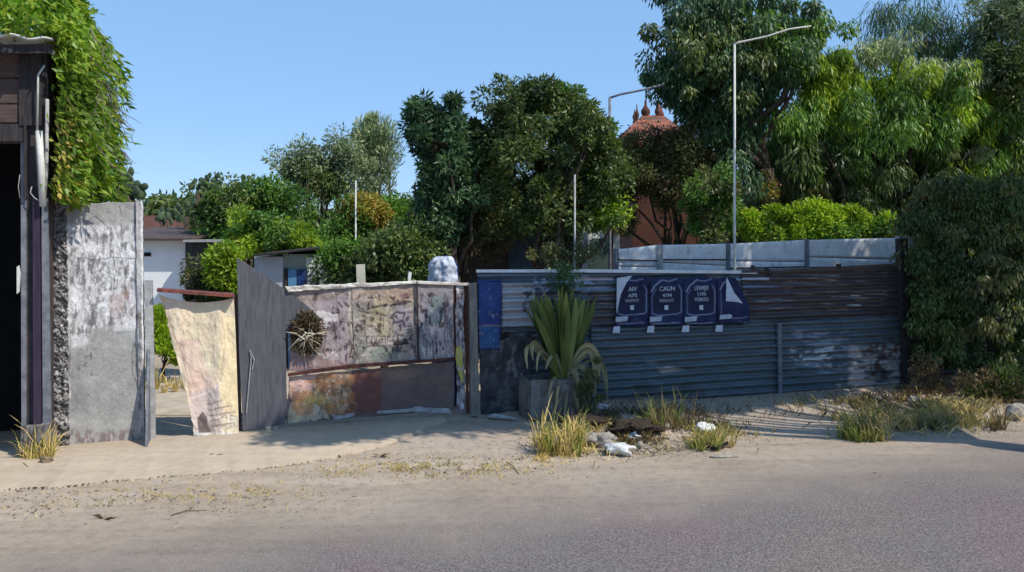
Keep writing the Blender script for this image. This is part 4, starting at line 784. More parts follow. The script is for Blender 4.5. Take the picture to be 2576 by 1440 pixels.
# ------------------------------------------------------------------ the shop at the left edge
fo = .42
t = thing('shop_building', tuple(np.array(PT(40, 700, fo)) * (1, 1, 0)), 'dark fronted shop with tin roof overgrown by bright vines at left edge', 'shop')
def fr(name, pts, mat, off=fo, th=.12): return MB().prism(pts, off, th).build(name, M[mat], t)
mb = MB()        # facade masonry above and beside the doorway, side wall and roof slab
mb.prism([(-900, 120), (118, 120), (118, 358), (-900, 358)], fo, .2); mb.prism([(66, 358), (118, 358), (126, 1150), (66, 1158)], fo, .2); mb.prism([(-900, 358), (-180, 358), (-180, 1340), (-900, 1400)], fo, .2)
mb.build('front_wall', plain('shade dark plaster', (.030, .025, .028), (.062, .052, .055), 4, .85, .3), t)  # plaster colour holds the deep shade under the roof overhang
p0 = np.array(PT(120, 0, fo)); p0[2] = 0; p1 = p0 - NV * 2.0; mb = MB(); o_ = UV * -.18; zt = 4.55
e0_, e1_ = p0 - NV * .205, p1
mb.hexa([(q[0], q[1], -.05) for q in (e0_ + o_, e0_, e1_, e1_ + o_)], [(q[0], q[1], zt) for q in (e0_ + o_, e0_, e1_, e1_ + o_)]); mb.build('side_wall', M['brownwood'], t)
for k, (y0, y1) in enumerate(((136, 196), (199, 260), (263, 308))): fr('wall_board', [(-300, y0 + (3 if k else 0)), (50, y0), (50 - (k == 2) * 6, y1), (-300, y1 + 2)], 'brownwood', fo + .035, .03)
fr('lintel', [(-200, 312), (62, 312), (64, 356), (-200, 356)], 'darkwood', fo + .05, .05)
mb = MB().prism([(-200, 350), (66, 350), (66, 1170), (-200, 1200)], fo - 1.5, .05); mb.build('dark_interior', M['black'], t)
fr('door_frame', [(52, 358), (66, 358), (66, 1160), (54, 1162)], 'slate', fo + .02, .22)
M['plum'] = plain('dark plum paint', (.022, .012, .030), (.048, .030, .055), 5, .6, .2, (5, 5, .5))
fr('corner_post', [(82, 500), (100, 500), (104, 1150), (84, 1152)], 'plum', fo + .07, .06); fr('corner_post', [(104, 500), (119, 500), (128, 1146), (108, 1148)], 'slate', fo + .05, .06)
fr('corner_board', [(48, 125), (104, 125), (104, 316), (66, 316), (66, 500), (60, 500), (60, 316), (48, 316)], 'darkwood', fo + .065, .06)
# hinged fittings by the door
fr('door_handle', [(42, 672), (48, 668), (51, 690), (48, 735), (42, 740)], 'polewhite', fo + .06, .03)
MB().tube([PT(112, 165, fo + .12), PT(96, 190, fo + .14), PT(94, 330, fo + .13)], .012, 6).tube([PT(98, 330, fo + .13), PT(104, 420, fo + .13), PT(108, 520, fo + .13)], [.035, .036, .034], 10).build('downpipe', M['polewhite'], t, True)
MB().tube([PT(119, 250, fo + .05), PT(117, 420, fo + .07), PT(112, 500, fo + .09)], .02, 8).build('conduit', M['grey'], t, True)
MB().tube([PT(80, 470, fo + .12), PT(76, 485, fo + .12), PT(86, 498, fo + .12), PT(102, 508, fo + .12)], .006, 5).tube([PT(50, 440, fo + .08), PT(46, 470, fo + .08), PT(50, 500, fo + .08)], .004, 5).build('cable', M['grey'], t, True)
# wavy tin roof with a projecting lip
S, T = np.meshgrid(np.linspace(0, 1, 140), np.linspace(0, 1, 14)); V = []
pa = np.array(PT(134, 0, fo + .38)); pa[2] = 0
Pm = pa[None, None] + UV * (-(S[..., None]) * 5.6) - NV * (T[..., None] * 2.5)
Z = 4.62 + T * .30 + .018 * np.sin(S * 5.6 / .16 * math.pi) + (fbm(S * 9, T * 3, 3) - .5) * .10 * (1 - T); Pm[..., 2] = Z; V = np.concatenate((Pm.reshape(-1, 3), Pm.reshape(-1, 3) - (0, 0, .02))); N_ = S.size
i, j = np.meshgrid(np.arange(139), np.arange(13)); a = (j * 140 + i).ravel(); q = np.stack((a, a + 1, a + 141, a + 140), -1); e = np.arange(139); 
F = np.concatenate((q, q[:, ::-1] + N_, np.stack((e, e + N_, e + 1 + N_, e + 1), -1))); obj('roof', V, F, M['polewhite'], t, True)
fr('fascia', [(-200, 112), (132, 112), (130, 134), (-200, 134)], 'darkwood', fo + .30, .03)
# low block at the foot with peeling paint
cw = Cv(45, 1060, 135, 1175, (.16, .15, .15), 1.2, 130).noi(5, 22, .5, .1, (.05, .045, .04), .9).noi(5, 18, .6, .08, (.36, .34, .26), .8, 3)
grid_obj('foot_block', quadfn((52, 1074), (128, 1066), (132, 1156), (50, 1162), fo + .10, dent, 2), 50, 50, .10, M['concrete'], t, cw)

# vine over the shop: on the side wall, spilling over the roof
def vine():
    t = thing('climbing_vine', tuple(np.array(PT(190, 0, -1.2)) * (1, 1, 0)), 'dense bright green vine covering side and roof of the dark shop', 'vine')
    side = p0 + UV * .05
    def clump(n, fd, fz, fo_, L, Wd, mat, nm, r):
        d = fd(rng.random(n)); P = side[None] - NV * d[:, None]; zmin, zmax = 2.1, None
        u = rng.random(n); top = np.interp(d, [-.3, 0, .5, 1.1, 1.6, 2.1], [5.0, 5.35, 5.6, 5.3, 4.75, 4.1]) ; zb = np.interp(d, [-.2, .6, 3.0], [2.95, 2.86, 2.75]); z = zb + (top - zb) * fz(u)
        lump_ = fbm(d * 1.6 + 5, z * 1.6 + 5, 3, 3); out = fo_ * (.15 + 1.1 * lump_ ** 1.5) * (1 - .55 * (z > top - .3))
        P = P + UV * out[:, None] * rng.random((n, 1)) ** .35; P[:, 2] = z; P += rng.normal(size=(n, 3)) * r
        D = np.array(UV) * .6 + sph(n) * .6 + np.array((0, 0, -.7)) + NV * .15; V, F = leafset(P, D, L, Wd); obj(nm, V, F, M[mat], t)
    clump(26000, lambda r: -.15 + 2.2 * r ** .95, lambda u: u, .38, .10, .045, 'l_vine', 'leaves', .05)
    clump(5000, lambda r: -.15 + 2.0 * r, lambda u: u * .42, .32, .09, .035, 'l_vinedry', 'dry_leaves', .05)
    # on the roof
    n = 15000; u = rng.random(n) * 5.5; dd = rng.random(n) * 2.1; hgt_ = .12 + .95 * np.interp(dd, [0, .5, 1.6, 5], [.08, .35, .9, .9]) * (.5 + fbm(u * 1.3 + 3, dd * 1.3, 6, 3)); P = pa + UV * .08 - UV * u[:, None] - NV * (dd[:, None] - .03); P[:, 2] = 4.60 + dd * .06 + hgt_ * rng.random(n) ** .5
    V, F = leafset(P, sph(n) * .8 + NV * .4 + np.array((0, 0, .1)), .11, .05); obj('leaves', V, F, M['l_vine'], t)
    mb = MB()
    for k in range(46):
        d0 = random.uniform(-.1, 1.9); z0 = random.uniform(3.6, 5.0); a = side - NV * d0 + UV * .35; a[2] = z0; ln = random.uniform(.25, .8); b2 = a + UV * random.uniform(.1, .45) - NV * random.uniform(-.2, .2); b2[2] = z0 - ln
        mb.tube(wiggle(a, b2, 4, .06), [.008, .007, .006, .004, .002], 5)
    for px, py, px2, py2 in ((275, 225, 342, 242), (252, 170, 262, 140), (268, 400, 292, 398)):
        a = np.array(W(px - 14, py + 6, 11.5)); b2 = np.array(W(px2, py2, 11.3)); mb.tube(wiggle(a, b2, 4, .03), [.008, .006, .005, .004, .002], 5)
    mb.build('stems', M['palebark'], t)
    # hanging shoots along the outline
    Pn = []; Dn = []
    for k in range(90):
        d0 = random.uniform(0, 1.9); z0 = random.uniform(3.4, 5.1 - .3 * 0); a = side - NV * d0 + UV * random.uniform(.2, .4); 
        for q in range(16): s_ = q / 16; p = a + UV * .18 * s_; p[2] = z0 - s_ * .55; Pn.append(p + rng.normal(size=3) * .025); Dn.append(UV * .7 + rng.normal(size=3) * .4 + np.array((0, 0, -.8)))
    V, F = leafset(np.array(Pn), np.array(Dn), .13, .04); obj('hanging_shoots', V, F, M['l_vine'], t)
vine()

# prickly pears
def pads(name, label, Y, stems, size, group=None):
    x0 = (stems[0][0] - HX) / FPX * Y; t = thing(name, (x0, Y, 0), label, 'cactus', group); vs = []; fs = []
    def pad(c, ax, w, h):
        c = np.array(c); ax = np.array(ax) / np.linalg.norm(ax); s = np.cross(ax, (rng.normal() * .5, -1, rng.normal() * .2)); s /= np.linalg.norm(s); nn = np.cross(ax, s)
        b0 = len(vs)
        for a in range(7):
            ph = math.pi * a / 6
            for k in range(10):
                th = 2 * math.pi * k / 10; vs.append(c + ax * (h / 2 * (1 - math.cos(ph))) + s * (w / 2 * math.sin(ph) ** .8 * math.cos(th)) + nn * (.03 * math.sin(ph) * math.sin(th)))
        fs.extend([(b0 + a * 10 + k, b0 + a * 10 + (k + 1) % 10, b0 + (a + 1) * 10 + (k + 1) % 10, b0 + (a + 1) * 10 + k) for a in range(6) for k in range(10)])
        return c + ax * h
    for px, py, nn_ in stems:
        c = np.array(W(px, py, Y)); 
        for k in range(nn_): e = pad(c + rng.normal(size=3) * size * .5 * np.array((1, .4, .8)), (rng.normal() * .6, 0, 1), size * random.uniform(.6, .95), size * random.uniform(.9, 1.3)); pad(e - np.array((0, 0, .04)), (rng.normal() * .9, 0, 1), size * .6, size * .8)
    obj('pads', vs, fs, M['l_cactus'], t, True)
    mb = MB(); [mb.tube(wiggle((W(px, py, Y)[0], Y, 0), W(px, py, Y), 4, .02), [.10, .09, .08, .07, .06], 7) for px, py, _ in stems]; mb.build('trunk', M['bark'], t, True)
pads('prickly_pear', 'dark prickly pear cactus peeping over the tall concrete wall', 13., [(300, 500, 4), (325, 490, 5), (345, 505, 4)], .20)
pads('prickly_pear', 'tall prickly pear with pads against the sky right of white house', 20., [(500, 480, 5), (520, 500, 6), (546, 470, 2), (585, 490, 4), (495, 530, 4), (628, 480, 4), (545, 500, 5), (470, 545, 3)], .22)
pads('prickly_pear', 'small distant prickly pear above the red roof', 26., [(405, 555, 5), (425, 560, 4), (450, 565, 3)], .24)

# ------------------------------------------------------------------ buildings behind the fence
def bbox(px0, px1, pt, Y, depth, name, mat, parent, pb=None):
    x0, _, z1 = W(px0, pt, Y); x1 = W(px1, pt, Y)[0]; z0 = -.05 if pb is None else W(px0, pb, Y)[2]
    return MB().box(x0, Y, z0, x1, Y + depth, z1).build(name, mat, parent)
t = thing('white_house', (W(400, 0, 18)[0], 18, 0), 'small white rendered house with brown eave seen between wall and sheds', 'house')
bbox(240, 466, 606, 18., 2.5, 'wall', M['whitewash'], t)
x0, _, z = W(220, 603, 17.4); x1 = W(470, 603, 17.4)[0]; MB().hexa([(x0, 17.7, z - .03), (x1, 17.7, z - .03), (x1, 20.8, z + .25), (x0, 20.8, z + .25)], [(x0, 17.7, z + .02), (x1, 17.7, z + .02), (x1, 20.8, z + .30), (x0, 20.8, z + .30)]).build('roof', M['brownwood'], t)
bbox(362, 378, 636, 17.97, .04, 'vent', M['black'], t, 645)
t = thing('red_roofed_house', (W(330, 0, 30)[0], 30, 0), 'distant house showing only a red roof above the white house', 'house')
x0, x1 = W(180, 0, 30)[0], W(405, 0, 30)[0]; MB().box(x0, 31, -.05, x1, 36, 2.3).build('wall', M['white'], t)
MB().add([(x0, 30.5, 2.3), (x1 + .3, 30.5, 2.3), (x1 - 1.6, 33.5, 3.25), (x0, 33.5, 3.25), (x1 + .3, 36.5, 2.3), (x0, 36.5, 2.3)], [(0, 1, 2, 3), (2, 1, 4), (3, 2, 4, 5), (0, 5, 4, 1)]).build('roof', M['brick'], t)
t = thing('dark_shed', (W(505, 0, 17)[0], 17, 0), 'dark open lean-to shed beside the white house', 'shed')
bbox(468, 545, 612, 17.6, 1.6, 'wall', plain('tarred boards', (.03, .03, .032), (.065, .065, .07), 6, .9, .3, (7, 7, .7)), t)
x0, _, z = W(462, 605, 17.3); x1 = W(560, 605, 17.3)[0]; MB().box(x0, 17.25, z - .04, x1, 19.4, z + .01).build('roof', M['grey'], t)
t = thing('blue_shed', (W(740, 0, 15)[0], 15, 0), 'blue and pale grey tin shed showing above the painted gate', 'shed')
bbox(640, 712, 646, 15., 1.5, 'pale_wall', plain('pale lilac tin', (.36, .37, .43), (.50, .51, .58), 8, .6, .3, (9, 9, .5)), t)
bbox(712, 795, 640, 15.02, 1.5, 'grey_wall', plain('grey green tin', (.22, .26, .25), (.34, .38, .36), 7, .6, .3, (9, 9, .5)), t)
bbox(714, 724, 676, 14.98, .04, 'post', M['darkwood'], t); M['azure'] = plain('azure paint', (.07, .20, .38), (.12, .28, .48), 7, .6, .2, (7, 7, .6))
bbox(725, 746, 678, 14.97, .04, 'blue_door', M['azure'], t); bbox(748, 768, 678, 14.96, .04, 'dark_blue_door', M['navy'], t); bbox(770, 786, 648, 14.97, .04, 'window_shutter', M['white'], t, 672); bbox(774, 779, 672, 14.965, .04, 'white_post', M['white'], t)
x0, _, z0 = W(640, 645, 14.8); x1, _, z1 = W(800, 628, 14.8); MB().hexa([(x0, 14.75, z0), (x1, 14.75, z1), (x1, 16.8, z1 + .05), (x0, 16.8, z0 + .05)], [(x0, 14.75, z0 + .03), (x1, 14.75, z1 + .03), (x1, 16.8, z1 + .08), (x0, 16.8, z0 + .08)]).build('roof', M['darkwood'], t)

# white precast boundary wall behind the iron fence
t = thing('precast_wall', tuple(np.array(PT(1950, 0, -1.3)) * (1, 1, 0)), 'white precast panel wall with dark joints standing behind corrugated fence', 'wall')
cw = Cv(1540, 580, 2290, 1000, (.76, .74, .73), 2, 140).noi(90, 30, .5, .3, (.52, .52, .55), .6).noi(5, 30, .66, .06, (.25, .25, .28), .5, 3)
tops = [(1552, 628), (1658, 617), (1832, 614), (2030, 604), (2264, 599)]
for (xa, ya), (xb, yb) in zip(tops[:-1], tops[1:]):
    for k in range(5):
        h = 48; f = lambda y, k: y + h * k * .92 + (8 if k else 0) - (0)
        grid_obj('wall_panel', quadfn((xa + 4, ya + 44 * k * 1.), (xb - 2, yb + 62 * k * .9), (xb - 2, yb + 62 * .9 * (k + 1) - 1.5), (xa + 4, ya + 44 * (k + 1) - 1.5), -1.3), 30, 8, .05, M['wall'], t, cw, base=(.5, .5, .53))
for i, (x, y) in enumerate(tops): MB().prism([(x - 3, y - 2), (x + 5, y - 2), (x + 5, 900), (x - 3, 900)] if i != 1 else [(1654, 616), (1668, 616), (1668, 900), (1654, 900)], -1.27, .10).build('wall_post', M['grey'] if i in (1,) else M['slate'], t)
MB().prism([(1552, 652), (1658, 655), (1658, 658), (1552, 655)], -1.27, .02).prism([(1668, 652), (1830, 652), (1830, 655), (1668, 655)], -1.27, .02).prism([(1836, 674), (2028, 670), (2028, 672.5), (1836, 677)], -1.27, .02).prism([(2034, 672), (2262, 668), (2262, 671), (2034, 674)], -1.27, .02).build('panel_joint', M['darkwood'], t)

# pale hut with dark door left of that wall
t = thing('green_door_hut', (W(1520, 0, 17)[0], 17, 0), 'white walled outhouse with dark green door behind the corrugated fence', 'outhouse')
bbox(1480, 1560, 570, 17., 1.5, 'wall', M['white'], t)
M['dgreen'] = plain('dark green paint', (.03, .06, .055), (.06, .10, .09), 6, .7, .2); bbox(1490, 1530, 600, 16.96, .035, 'door', M['dgreen'], t); bbox(1484, 1518, 625, 16.93, .03, 'lower_door', M['dgreen'], t)
bbox(1536, 1543, 572, 16.94, .05, 'door_post', M['darkwood'], t)
t = thing('blue_hut', (W(1330, 0, 16.5)[0], 16.5, 0), 'dark blue tin hut in deep shade behind the corrugated fence', 'hut')
bbox(1280, 1378, 560, 16.6, 1.5, 'wall', plain('dark blue tin', (.035, .06, .085), (.07, .11, .14), 8, .6, .3, (9, 9, .4)), t); bbox(1180, 1280, 590, 16.8, 1.4, 'side_wall', M['brownwood'], t); bbox(1270, 1390, 556, 16.5, 1.8, 'roof', M['darkwood'], t, 561)

# terracotta roofed house
Y = 22.; t = thing('tiled_house', (W(1690, 0, Y)[0], Y, 0), 'red brown house with terracotta hip roof and pointed finials among trees', 'house')
x0, x1 = W(1592, 0, Y)[0], W(1850, 0, Y)[0]; MB().box(x0, Y, -.05, x1, Y + 5, 4.7).build('wall', M['brick'], t)
def hip(x0, x1, y0, y1, ze, rx0, rx1, ry, zr, name='roof'):
    v = []; f = []
    fac = [((x0, y0, ze), (x1, y0, ze), (rx1, ry, zr), (rx0, ry, zr)), ((x1, y0, ze), (x1, y1, ze), (rx1, ry, zr), (rx1, ry, zr)), ((x1, y1, ze), (x0, y1, ze), (rx0, ry, zr), (rx1, ry, zr)), ((x0, y1, ze), (x0, y0, ze), (rx0, ry, zr), (rx0, ry, zr))]
    for q in fac:
        A, B, Cc, D_ = [np.array(p) for p in q]; n1, n2 = 90, 16; S, T = np.meshgrid(np.linspace(0, 1, n1), np.linspace(0, 1, n2))
        P = (A * (1 - S[..., None]) + B * S[..., None]) * (1 - T[..., None]) + (D_ * (1 - S[..., None]) + Cc * S[..., None]) * T[..., None]
        P[..., 2] += .045 * abs(np.sin(S * np.linalg.norm(B - A) / .26 * math.pi)) * (1 - T) + .03 * ((T * 15 * .999) % 1)
        b0 = len(v); v += P.reshape(-1, 3).tolist(); i, j = np.meshgrid(np.arange(n1 - 1), np.arange(n2 - 1)); a = (j * n1 + i).ravel() + b0; f += np.stack((a, a + 1, a + n1 + 1, a + n1), -1).tolist()
    return obj(name, v, f, M['tile'], t)
zr = W(0, 292, Y + 2)[2]; rx = W(1640, 0, Y + 2)[0]
MB().box(W(1895, 0, Y)[0], Y - .6, -.05, W(2125, 0, Y)[0], Y + 5, W(0, 490, Y)[2]).build('wall', M['brick'], t)
r1 = hip(W(1535, 0, Y)[0], W(1760, 0, Y)[0], Y - .3, Y + 4.6, W(0, 372, Y)[2], rx - .25, W(1672, 0, Y + 2)[0], Y + 2.2, zr + .02)
r2 = hip(W(1890, 0, Y)[0], W(2130, 0, Y)[0], Y - 1.2, Y + 6, W(0, 492, Y - 1.2)[2], W(1960, 0, Y + 1)[0], W(2060, 0, Y + 1)[0], Y + 1.2, W(0, 440, Y + 1)[2], 'lower_roof')
def finial(px, ptop, pbot, w, mat):
    c = np.array(W(px, ptop, Y + 2.2)); zb = W(px, pbot, Y + 2.2)[2] - .12; H_ = c[2] - zb; pr = [(0, .9), (.05, 1), (.14, .7), (.22, .6), (.38, 1.0), (.5, .95), (.62, .55), (.72, .28), (.86, .24), (.95, .2), (1, .02)]
    vs = []; fs = []; 
    for q, r in pr: vs += [(c[0] + math.cos(k * math.pi / 6) * r * w, c[1] + math.sin(k * math.pi / 6) * r * w, zb + q * H_) for k in range(12)]
    fs = [(i * 12 + k, i * 12 + (k + 1) % 12, (i + 1) * 12 + (k + 1) % 12, (i + 1) * 12 + k) for i in range(len(pr) - 1) for k in range(12)]
    return obj('finial', vs, fs, M[mat], r1, True)
for px, a_, b_2, w, mt in ((1602, 262, 300, .07, 'brick'), (1596, 275, 300, .06, 'brick'), (1624, 250, 296, .14, 'brick'), (1656, 248, 296, .11, 'rust'), (1700, 290, 310, .07, 'rust'), (1664, 262, 300, .08, 'rust')): finial(px, a_, b_2, w, mt)

# poles and overhead wires
t = thing('lamp_pole', tuple(np.array(W(1848, 0, 13.2)) * (1, 1, 0)), 'tall thin white pole with one slanting arm rising behind the fence', 'pole')
MB().tube([(W(1848, 0, 13.2)[0], 13.2, -.05), W(1848, 112, 13.2)], [.026, .018], 10).build('pole', M['polewhite'], t, True)
MB().tube([W(1846, 112, 13.2), W(1860, 107, 13.2), W(1930, 92, 13.2), W(1985, 74, 13.2), W(2040, 66, 13.2)], [.020, .017, .016, .015, .012], 8).build('arm', M['polewhite'], t, True)
t = thing('lamp_pole', tuple(np.array(W(1535, 0, 16)) * (1, 1, 0)), 'dark thin pole with slanting arm between the broad tree and tiled roof', 'pole')
MB().tube([(W(1534, 0, 16)[0], 16, -.05), W(1534, 246, 16)], [.035, .028], 8).build('pole', M['slate'], t, True); MB().tube([W(1533, 247, 16), W(1560, 238, 16), W(1620, 226, 16), W(1670, 213, 16)], .022, 8).build('arm', M['slate'], t, True)
tag(MB().tube([(W(1446, 0, 13.4)[0], 13.4, -.05), W(1446, 440, 13.4)], [.020, .015], 8).build('thin_pole', M['grey'], None, True), 'thin pale pole standing before the broad dark tree', 'pole')
tag(MB().tube([(W(895, 0, 15)[0], 15, -.05), W(895, 455, 15)], [.018, .014], 8).build('thin_pole', M['polewhite'], None, True), 'thin pale pole above the orange flowering bush', 'pole')

# ------------------------------------------------------------------ trees and shrubs
T_ = tree
T_('tree', 'broad dark green tree with domed crown in the centre of the picture', 'tree', 15.4, [(1350, 380, 190, 170), (1300, 300, 120, 90), (1370, 250, 80, 60), (1450, 330, 90, 90), (1500, 460, 70, 110), (1300, 500, 150, 90), (1400, 540, 110, 60), (1240, 350, 60, 60)], 1400, .11, 'l_dark', 190, .22, 36000, .12, .045, 'broad', 14, stems=2,
   extra=[([(1500, 500, 60, 90), (1530, 330, 45, 60), (1370, 240, 80, 40), (1440, 300, 60, 50)], 'l_mid', 34, 4200), ([(1520, 540, 45, 40)], 'l_bright', 9, 700), ([(1400, 400, 60, 90)], 'l_olive', 20, 1600)])
T_('tree', 'open crowned blue green tree left of the broad dark tree', 'tree', 14.8, [(1070, 275, 42, 45), (1135, 262, 30, 30), (1120, 330, 75, 60), (1170, 380, 70, 60), (1090, 400, 55, 60), (1130, 470, 80, 80), (1110, 550, 70, 60), (1050, 330, 30, 40)], 1160, .10, 'l_teal', 90, .17, 9000, .15, .05, 'broad', 12, deep=.8)
T_('tree', 'dark brownish tree with thin foliage under the broad tree', 'tree', 15.6, [(1160, 430, 90, 110), (1140, 540, 90, 90), (1220, 480, 60, 100), (1180, 610, 90, 50)], 1172, .22, 'l_brown', 80, .26, 15000, .11, .035, 'broad', 10, bark='bark', extra=[([(1150, 480, 100, 130), (1180, 420, 60, 90)], 'l_dark', 60, 9000)], fork=.3)
T_('tree', 'pale grey green tree with a pointed tip on the skyline', 'tree', 22., [(945, 400, 50, 70), (930, 345, 28, 45), (970, 380, 30, 60), (945, 470, 55, 50), (935, 310, 10, 20)], 945, .12, 'l_grey', 60, .3, 8000, .15, .035, 'up', 10, bark='palebark')
T_('tree', 'rounded grey green tree on the skyline left of the pointed one', 'tree', 21., [(810, 420, 110, 60), (760, 420, 70, 40), (850, 380, 60, 35), (830, 460, 110, 50)], 820, .13, 'l_grey', 60, .34, 8500, .14, .04, 'broad', 10, extra=[([(800, 450, 110, 60)], 'l_dark', 40, 4500)])
T_('tree', 'leafy mid green tree behind the tall prickly pear', 'tree', 19., [(600, 510, 90, 45), (700, 510, 80, 50), (560, 560, 70, 50), (660, 560, 80, 40)], 610, .10, 'l_mid', 55, .3, 8000, .14, .06, 'broad', 12, bark='palebark', extra=[([(600, 530, 110, 60)], 'l_dark', 40, 4500)])
T_('shrub', 'bright yellow green shrub above the tin shed', 'shrub', 16.6, [(680, 600, 80, 50), (640, 570, 40, 40), (740, 610, 70, 40), (790, 600, 60, 40)], 700, .05, 'l_bright', 50, .24, 8500, .12, .045, 'broad', 8, extra=[([(700, 590, 100, 50)], 'l_mid', 30, 3000)])
T_('shrub', 'bright green shrub between the dark shed and grey metal sheet', 'shrub', 13.6, [(565, 660, 34, 40), (580, 700, 30, 40)], 570, .03, 'l_bright', 22, .18, 4200, .10, .04, 'broad', 6)
T_('shrub', 'dull green shrub in front of the dark shed', 'shrub', 13.9, [(505, 710, 46, 36), (530, 740, 50, 40), (500, 780, 40, 50)], 510, .03, 'l_olive', 26, .18, 4200, .09, .035, 'broad', 6, extra=[([(560, 740, 40, 30)], 'l_mid', 14, 1600)])
T_('shrub', 'bright shrub seen through the narrow gateway behind banner', 'shrub', 13.4, [(405, 820, 30, 50), (420, 860, 36, 40), (440, 880, 30, 30)], 410, .03, 'l_bright', 22, .16, 4200, .10, .035, 'up', 6)
tuft('grass_tuft', 'dry grass in the yard seen through the narrow gateway', 'grass tuft', 425, 985, .34, .7, 300, 'l_straw', .6, .007)
T_('flowering_bush', 'bush with orange yellow blossom on its top below the skyline trees', 'bush', 17.4, [(920, 560, 80, 50), (880, 590, 60, 50), (960, 600, 60, 60)], 920, .06, 'l_mid', 40, .26, 6000, .12, .045, 'broad', 8, extra=[([(925, 515, 55, 26), (880, 540, 24, 26), (945, 540, 40, 26)], 'l_orange', 26, 3600), ([(860, 640, 80, 40)], 'l_bright', 20, 1800)])
T_('shrub', 'dark citrus like shrub filling the space above painted gate', 'shrub', 14.6, [(980, 640, 110, 70), (890, 690, 66, 46), (1040, 610, 70, 60), (1050, 680, 50, 50)], 970, .07, 'l_dark', 70, .25, 11000, .12, .05, 'broad', 10, extra=[([(1040, 640, 50, 40), (860, 650, 60, 30)], 'l_mid', 26, 2200)])
T_('shrub', 'mid green shrub against the blue green tree', 'shrub', 18., [(1010, 520, 60, 60), (1040, 580, 60, 50), (990, 590, 60, 50)], 1010, .06, 'l_mid', 36, .28, 5500, .13, .05, 'broad', 8)
T_('shrub', 'brownish shrub with dry twigs around the terracotta roof', 'shrub', 17.2, [(1600, 384, 80, 60), (1690, 388, 96, 66), (1600, 450, 100, 60), (1720, 400, 70, 80), (1700, 470, 70, 70), (1770, 460, 60, 70), (1560, 540, 36, 50)], 1690, .09, 'l_olive', 120, .25, 22000, .10, .03, 'broad', 12, extra=[([(1620, 450, 100, 60), (1720, 400, 70, 50), (1620, 350, 66, 22), (1690, 350, 60, 26)], 'l_brown', 60, 7500)])
T_('tree', 'tall dark leaved tree whose top leaves the picture behind the white pole', 'tree', 16.8, [(1850, 60, 160, 110), (1780, 170, 130, 90), (1700, 190, 70, 70), (1900, 170, 120, 100), (1800, -60, 120, 80), (1760, 260, 60, 50), (1880, 280, 60, 50), (1790, 360, 50, 60), (1850, 420, 60, 60), (1700, 240, 40, 40), (1840, 350, 60, 60)], 1880, .17, 'l_teal', 190, .27, 34000, .15, .045, 'droop', 16, stems=2, fork=.62,
   extra=[([(1960, 80, 110, 80), (2050, 60, 70, 50), (1990, 150, 60, 60)], 'l_mid', 50, 6000), ([(1800, 150, 160, 120)], 'l_dark', 60, 8000)])
T_('tree', 'bright drooping tree with long hanging leaves right of white pole', 'tree', 17.4, [(2060, 190, 110, 70), (2180, 210, 120, 70), (2320, 220, 120, 70), (2440, 240, 90, 70), (2100, 290, 120, 60), (2260, 300, 140, 60), (2480, 330, 110, 60), (2560, 400, 90, 60), (2420, 420, 80, 50)], 2200, .12, 'l_bright', 120, .3, 20000, .21, .032, 'droop', 18, stems=3, extra=[([(2080, 440, 160, 90), (2250, 450, 140, 90), (2350, 380, 100, 100), (2480, 450, 120, 90)], 'l_dark', 110, 18000), ([(2150, 300, 200, 130), (2350, 310, 160, 110), (2000, 330, 90, 110), (2520, 380, 110, 100)], 'l_mid', 150, 22000), ([(2200, 120, 90, 50), (2420, 180, 130, 70), (2540, 230, 80, 90)], 'l_grey', 60, 6000)])
T_('tree', 'feathery thin leaved tree against sky at top right', 'tree', 18.4, [(2290, 60, 110, 80), (2340, 120, 100, 60), (2240, 30, 60, 50), (2390, 30, 60, 60), (2460, 60, 60, 70)], 2320, .09, 'l_teal', 40, .4, 3800, .30, .02, 'droop', 14)
T_('tree', 'grey green tree filling top right corner of the picture', 'tree', 17.6, [(2520, 60, 90, 120), (2500, 190, 100, 110), (2560, 260, 80, 110), (2480, 330, 90, 80), (2600, 80, 90, 160)], 2560, .15, 'l_grey', 110, .3, 18000, .14, .035, 'broad', 14, extra=[([(2520, 180, 120, 180)], 'l_dark', 60, 12000)])
T_('tree', 'deep green leafy thicket tree behind the low bright hedge', 'tree', 19.0, [(2050, 420, 140, 110), (2200, 420, 140, 120), (2330, 440, 120, 130), (1950, 420, 70, 90), (2150, 520, 150, 80), (2300, 560, 130, 80)], 2150, .13, 'l_dark', 160, .32, 34000, .14, .05, 'droop', 14, stems=2)
T_('tree', 'dark shaded tree at the right end of the corrugated fence', 'tree', 13.0, [(2430, 540, 90, 70), (2530, 560, 90, 110), (2350, 610, 70, 40), (2400, 670, 80, 80), (2315, 660, 26, 60), (2330, 780, 36, 70), (2340, 880, 30, 40), (2460, 760, 110, 120), (2560, 760, 80, 200), (2350, 800, 50, 80), (2420, 900, 90, 70), (2540, 930, 90, 80), (2320, 560, 50, 30), (2400, 480, 60, 50)], 2540, .085, 'l_dark', 210, .2, 36000, .10, .034, 'droop', 16, stems=2, fork=.6, extra=[([(2450, 650, 150, 250)], 'l_olive', 50, 3500)])
T_('hedge', 'low bright yellow green hedge above white precast wall', 'hedge', 15.75, [(1900, 560, 50, 34), (1970, 556, 60, 36), (2050, 550, 60, 40), (2140, 560, 60, 34), (2220, 566, 50, 30), (2020, 585, 160, 20), (1880, 590, 40, 20)], 2040, .05, 'l_bright', 90, .16, 16000, .10, .04, 'broad', 14, deep=.4, extra=[([(2080, 580, 190, 24), (2200, 572, 70, 26)], 'l_mid', 40, 4000)])
T_('shrub', 'green shrub at foot of the white pole above the wall', 'shrub', 15.6, [(1790, 500, 60, 70), (1830, 560, 36, 40), (1770, 570, 40, 40)], 1800, .05, 'l_mid', 36, .2, 4500, .11, .04, 'broad', 8, extra=[([(1790, 520, 60, 80)], 'l_olive', 24, 2500)])
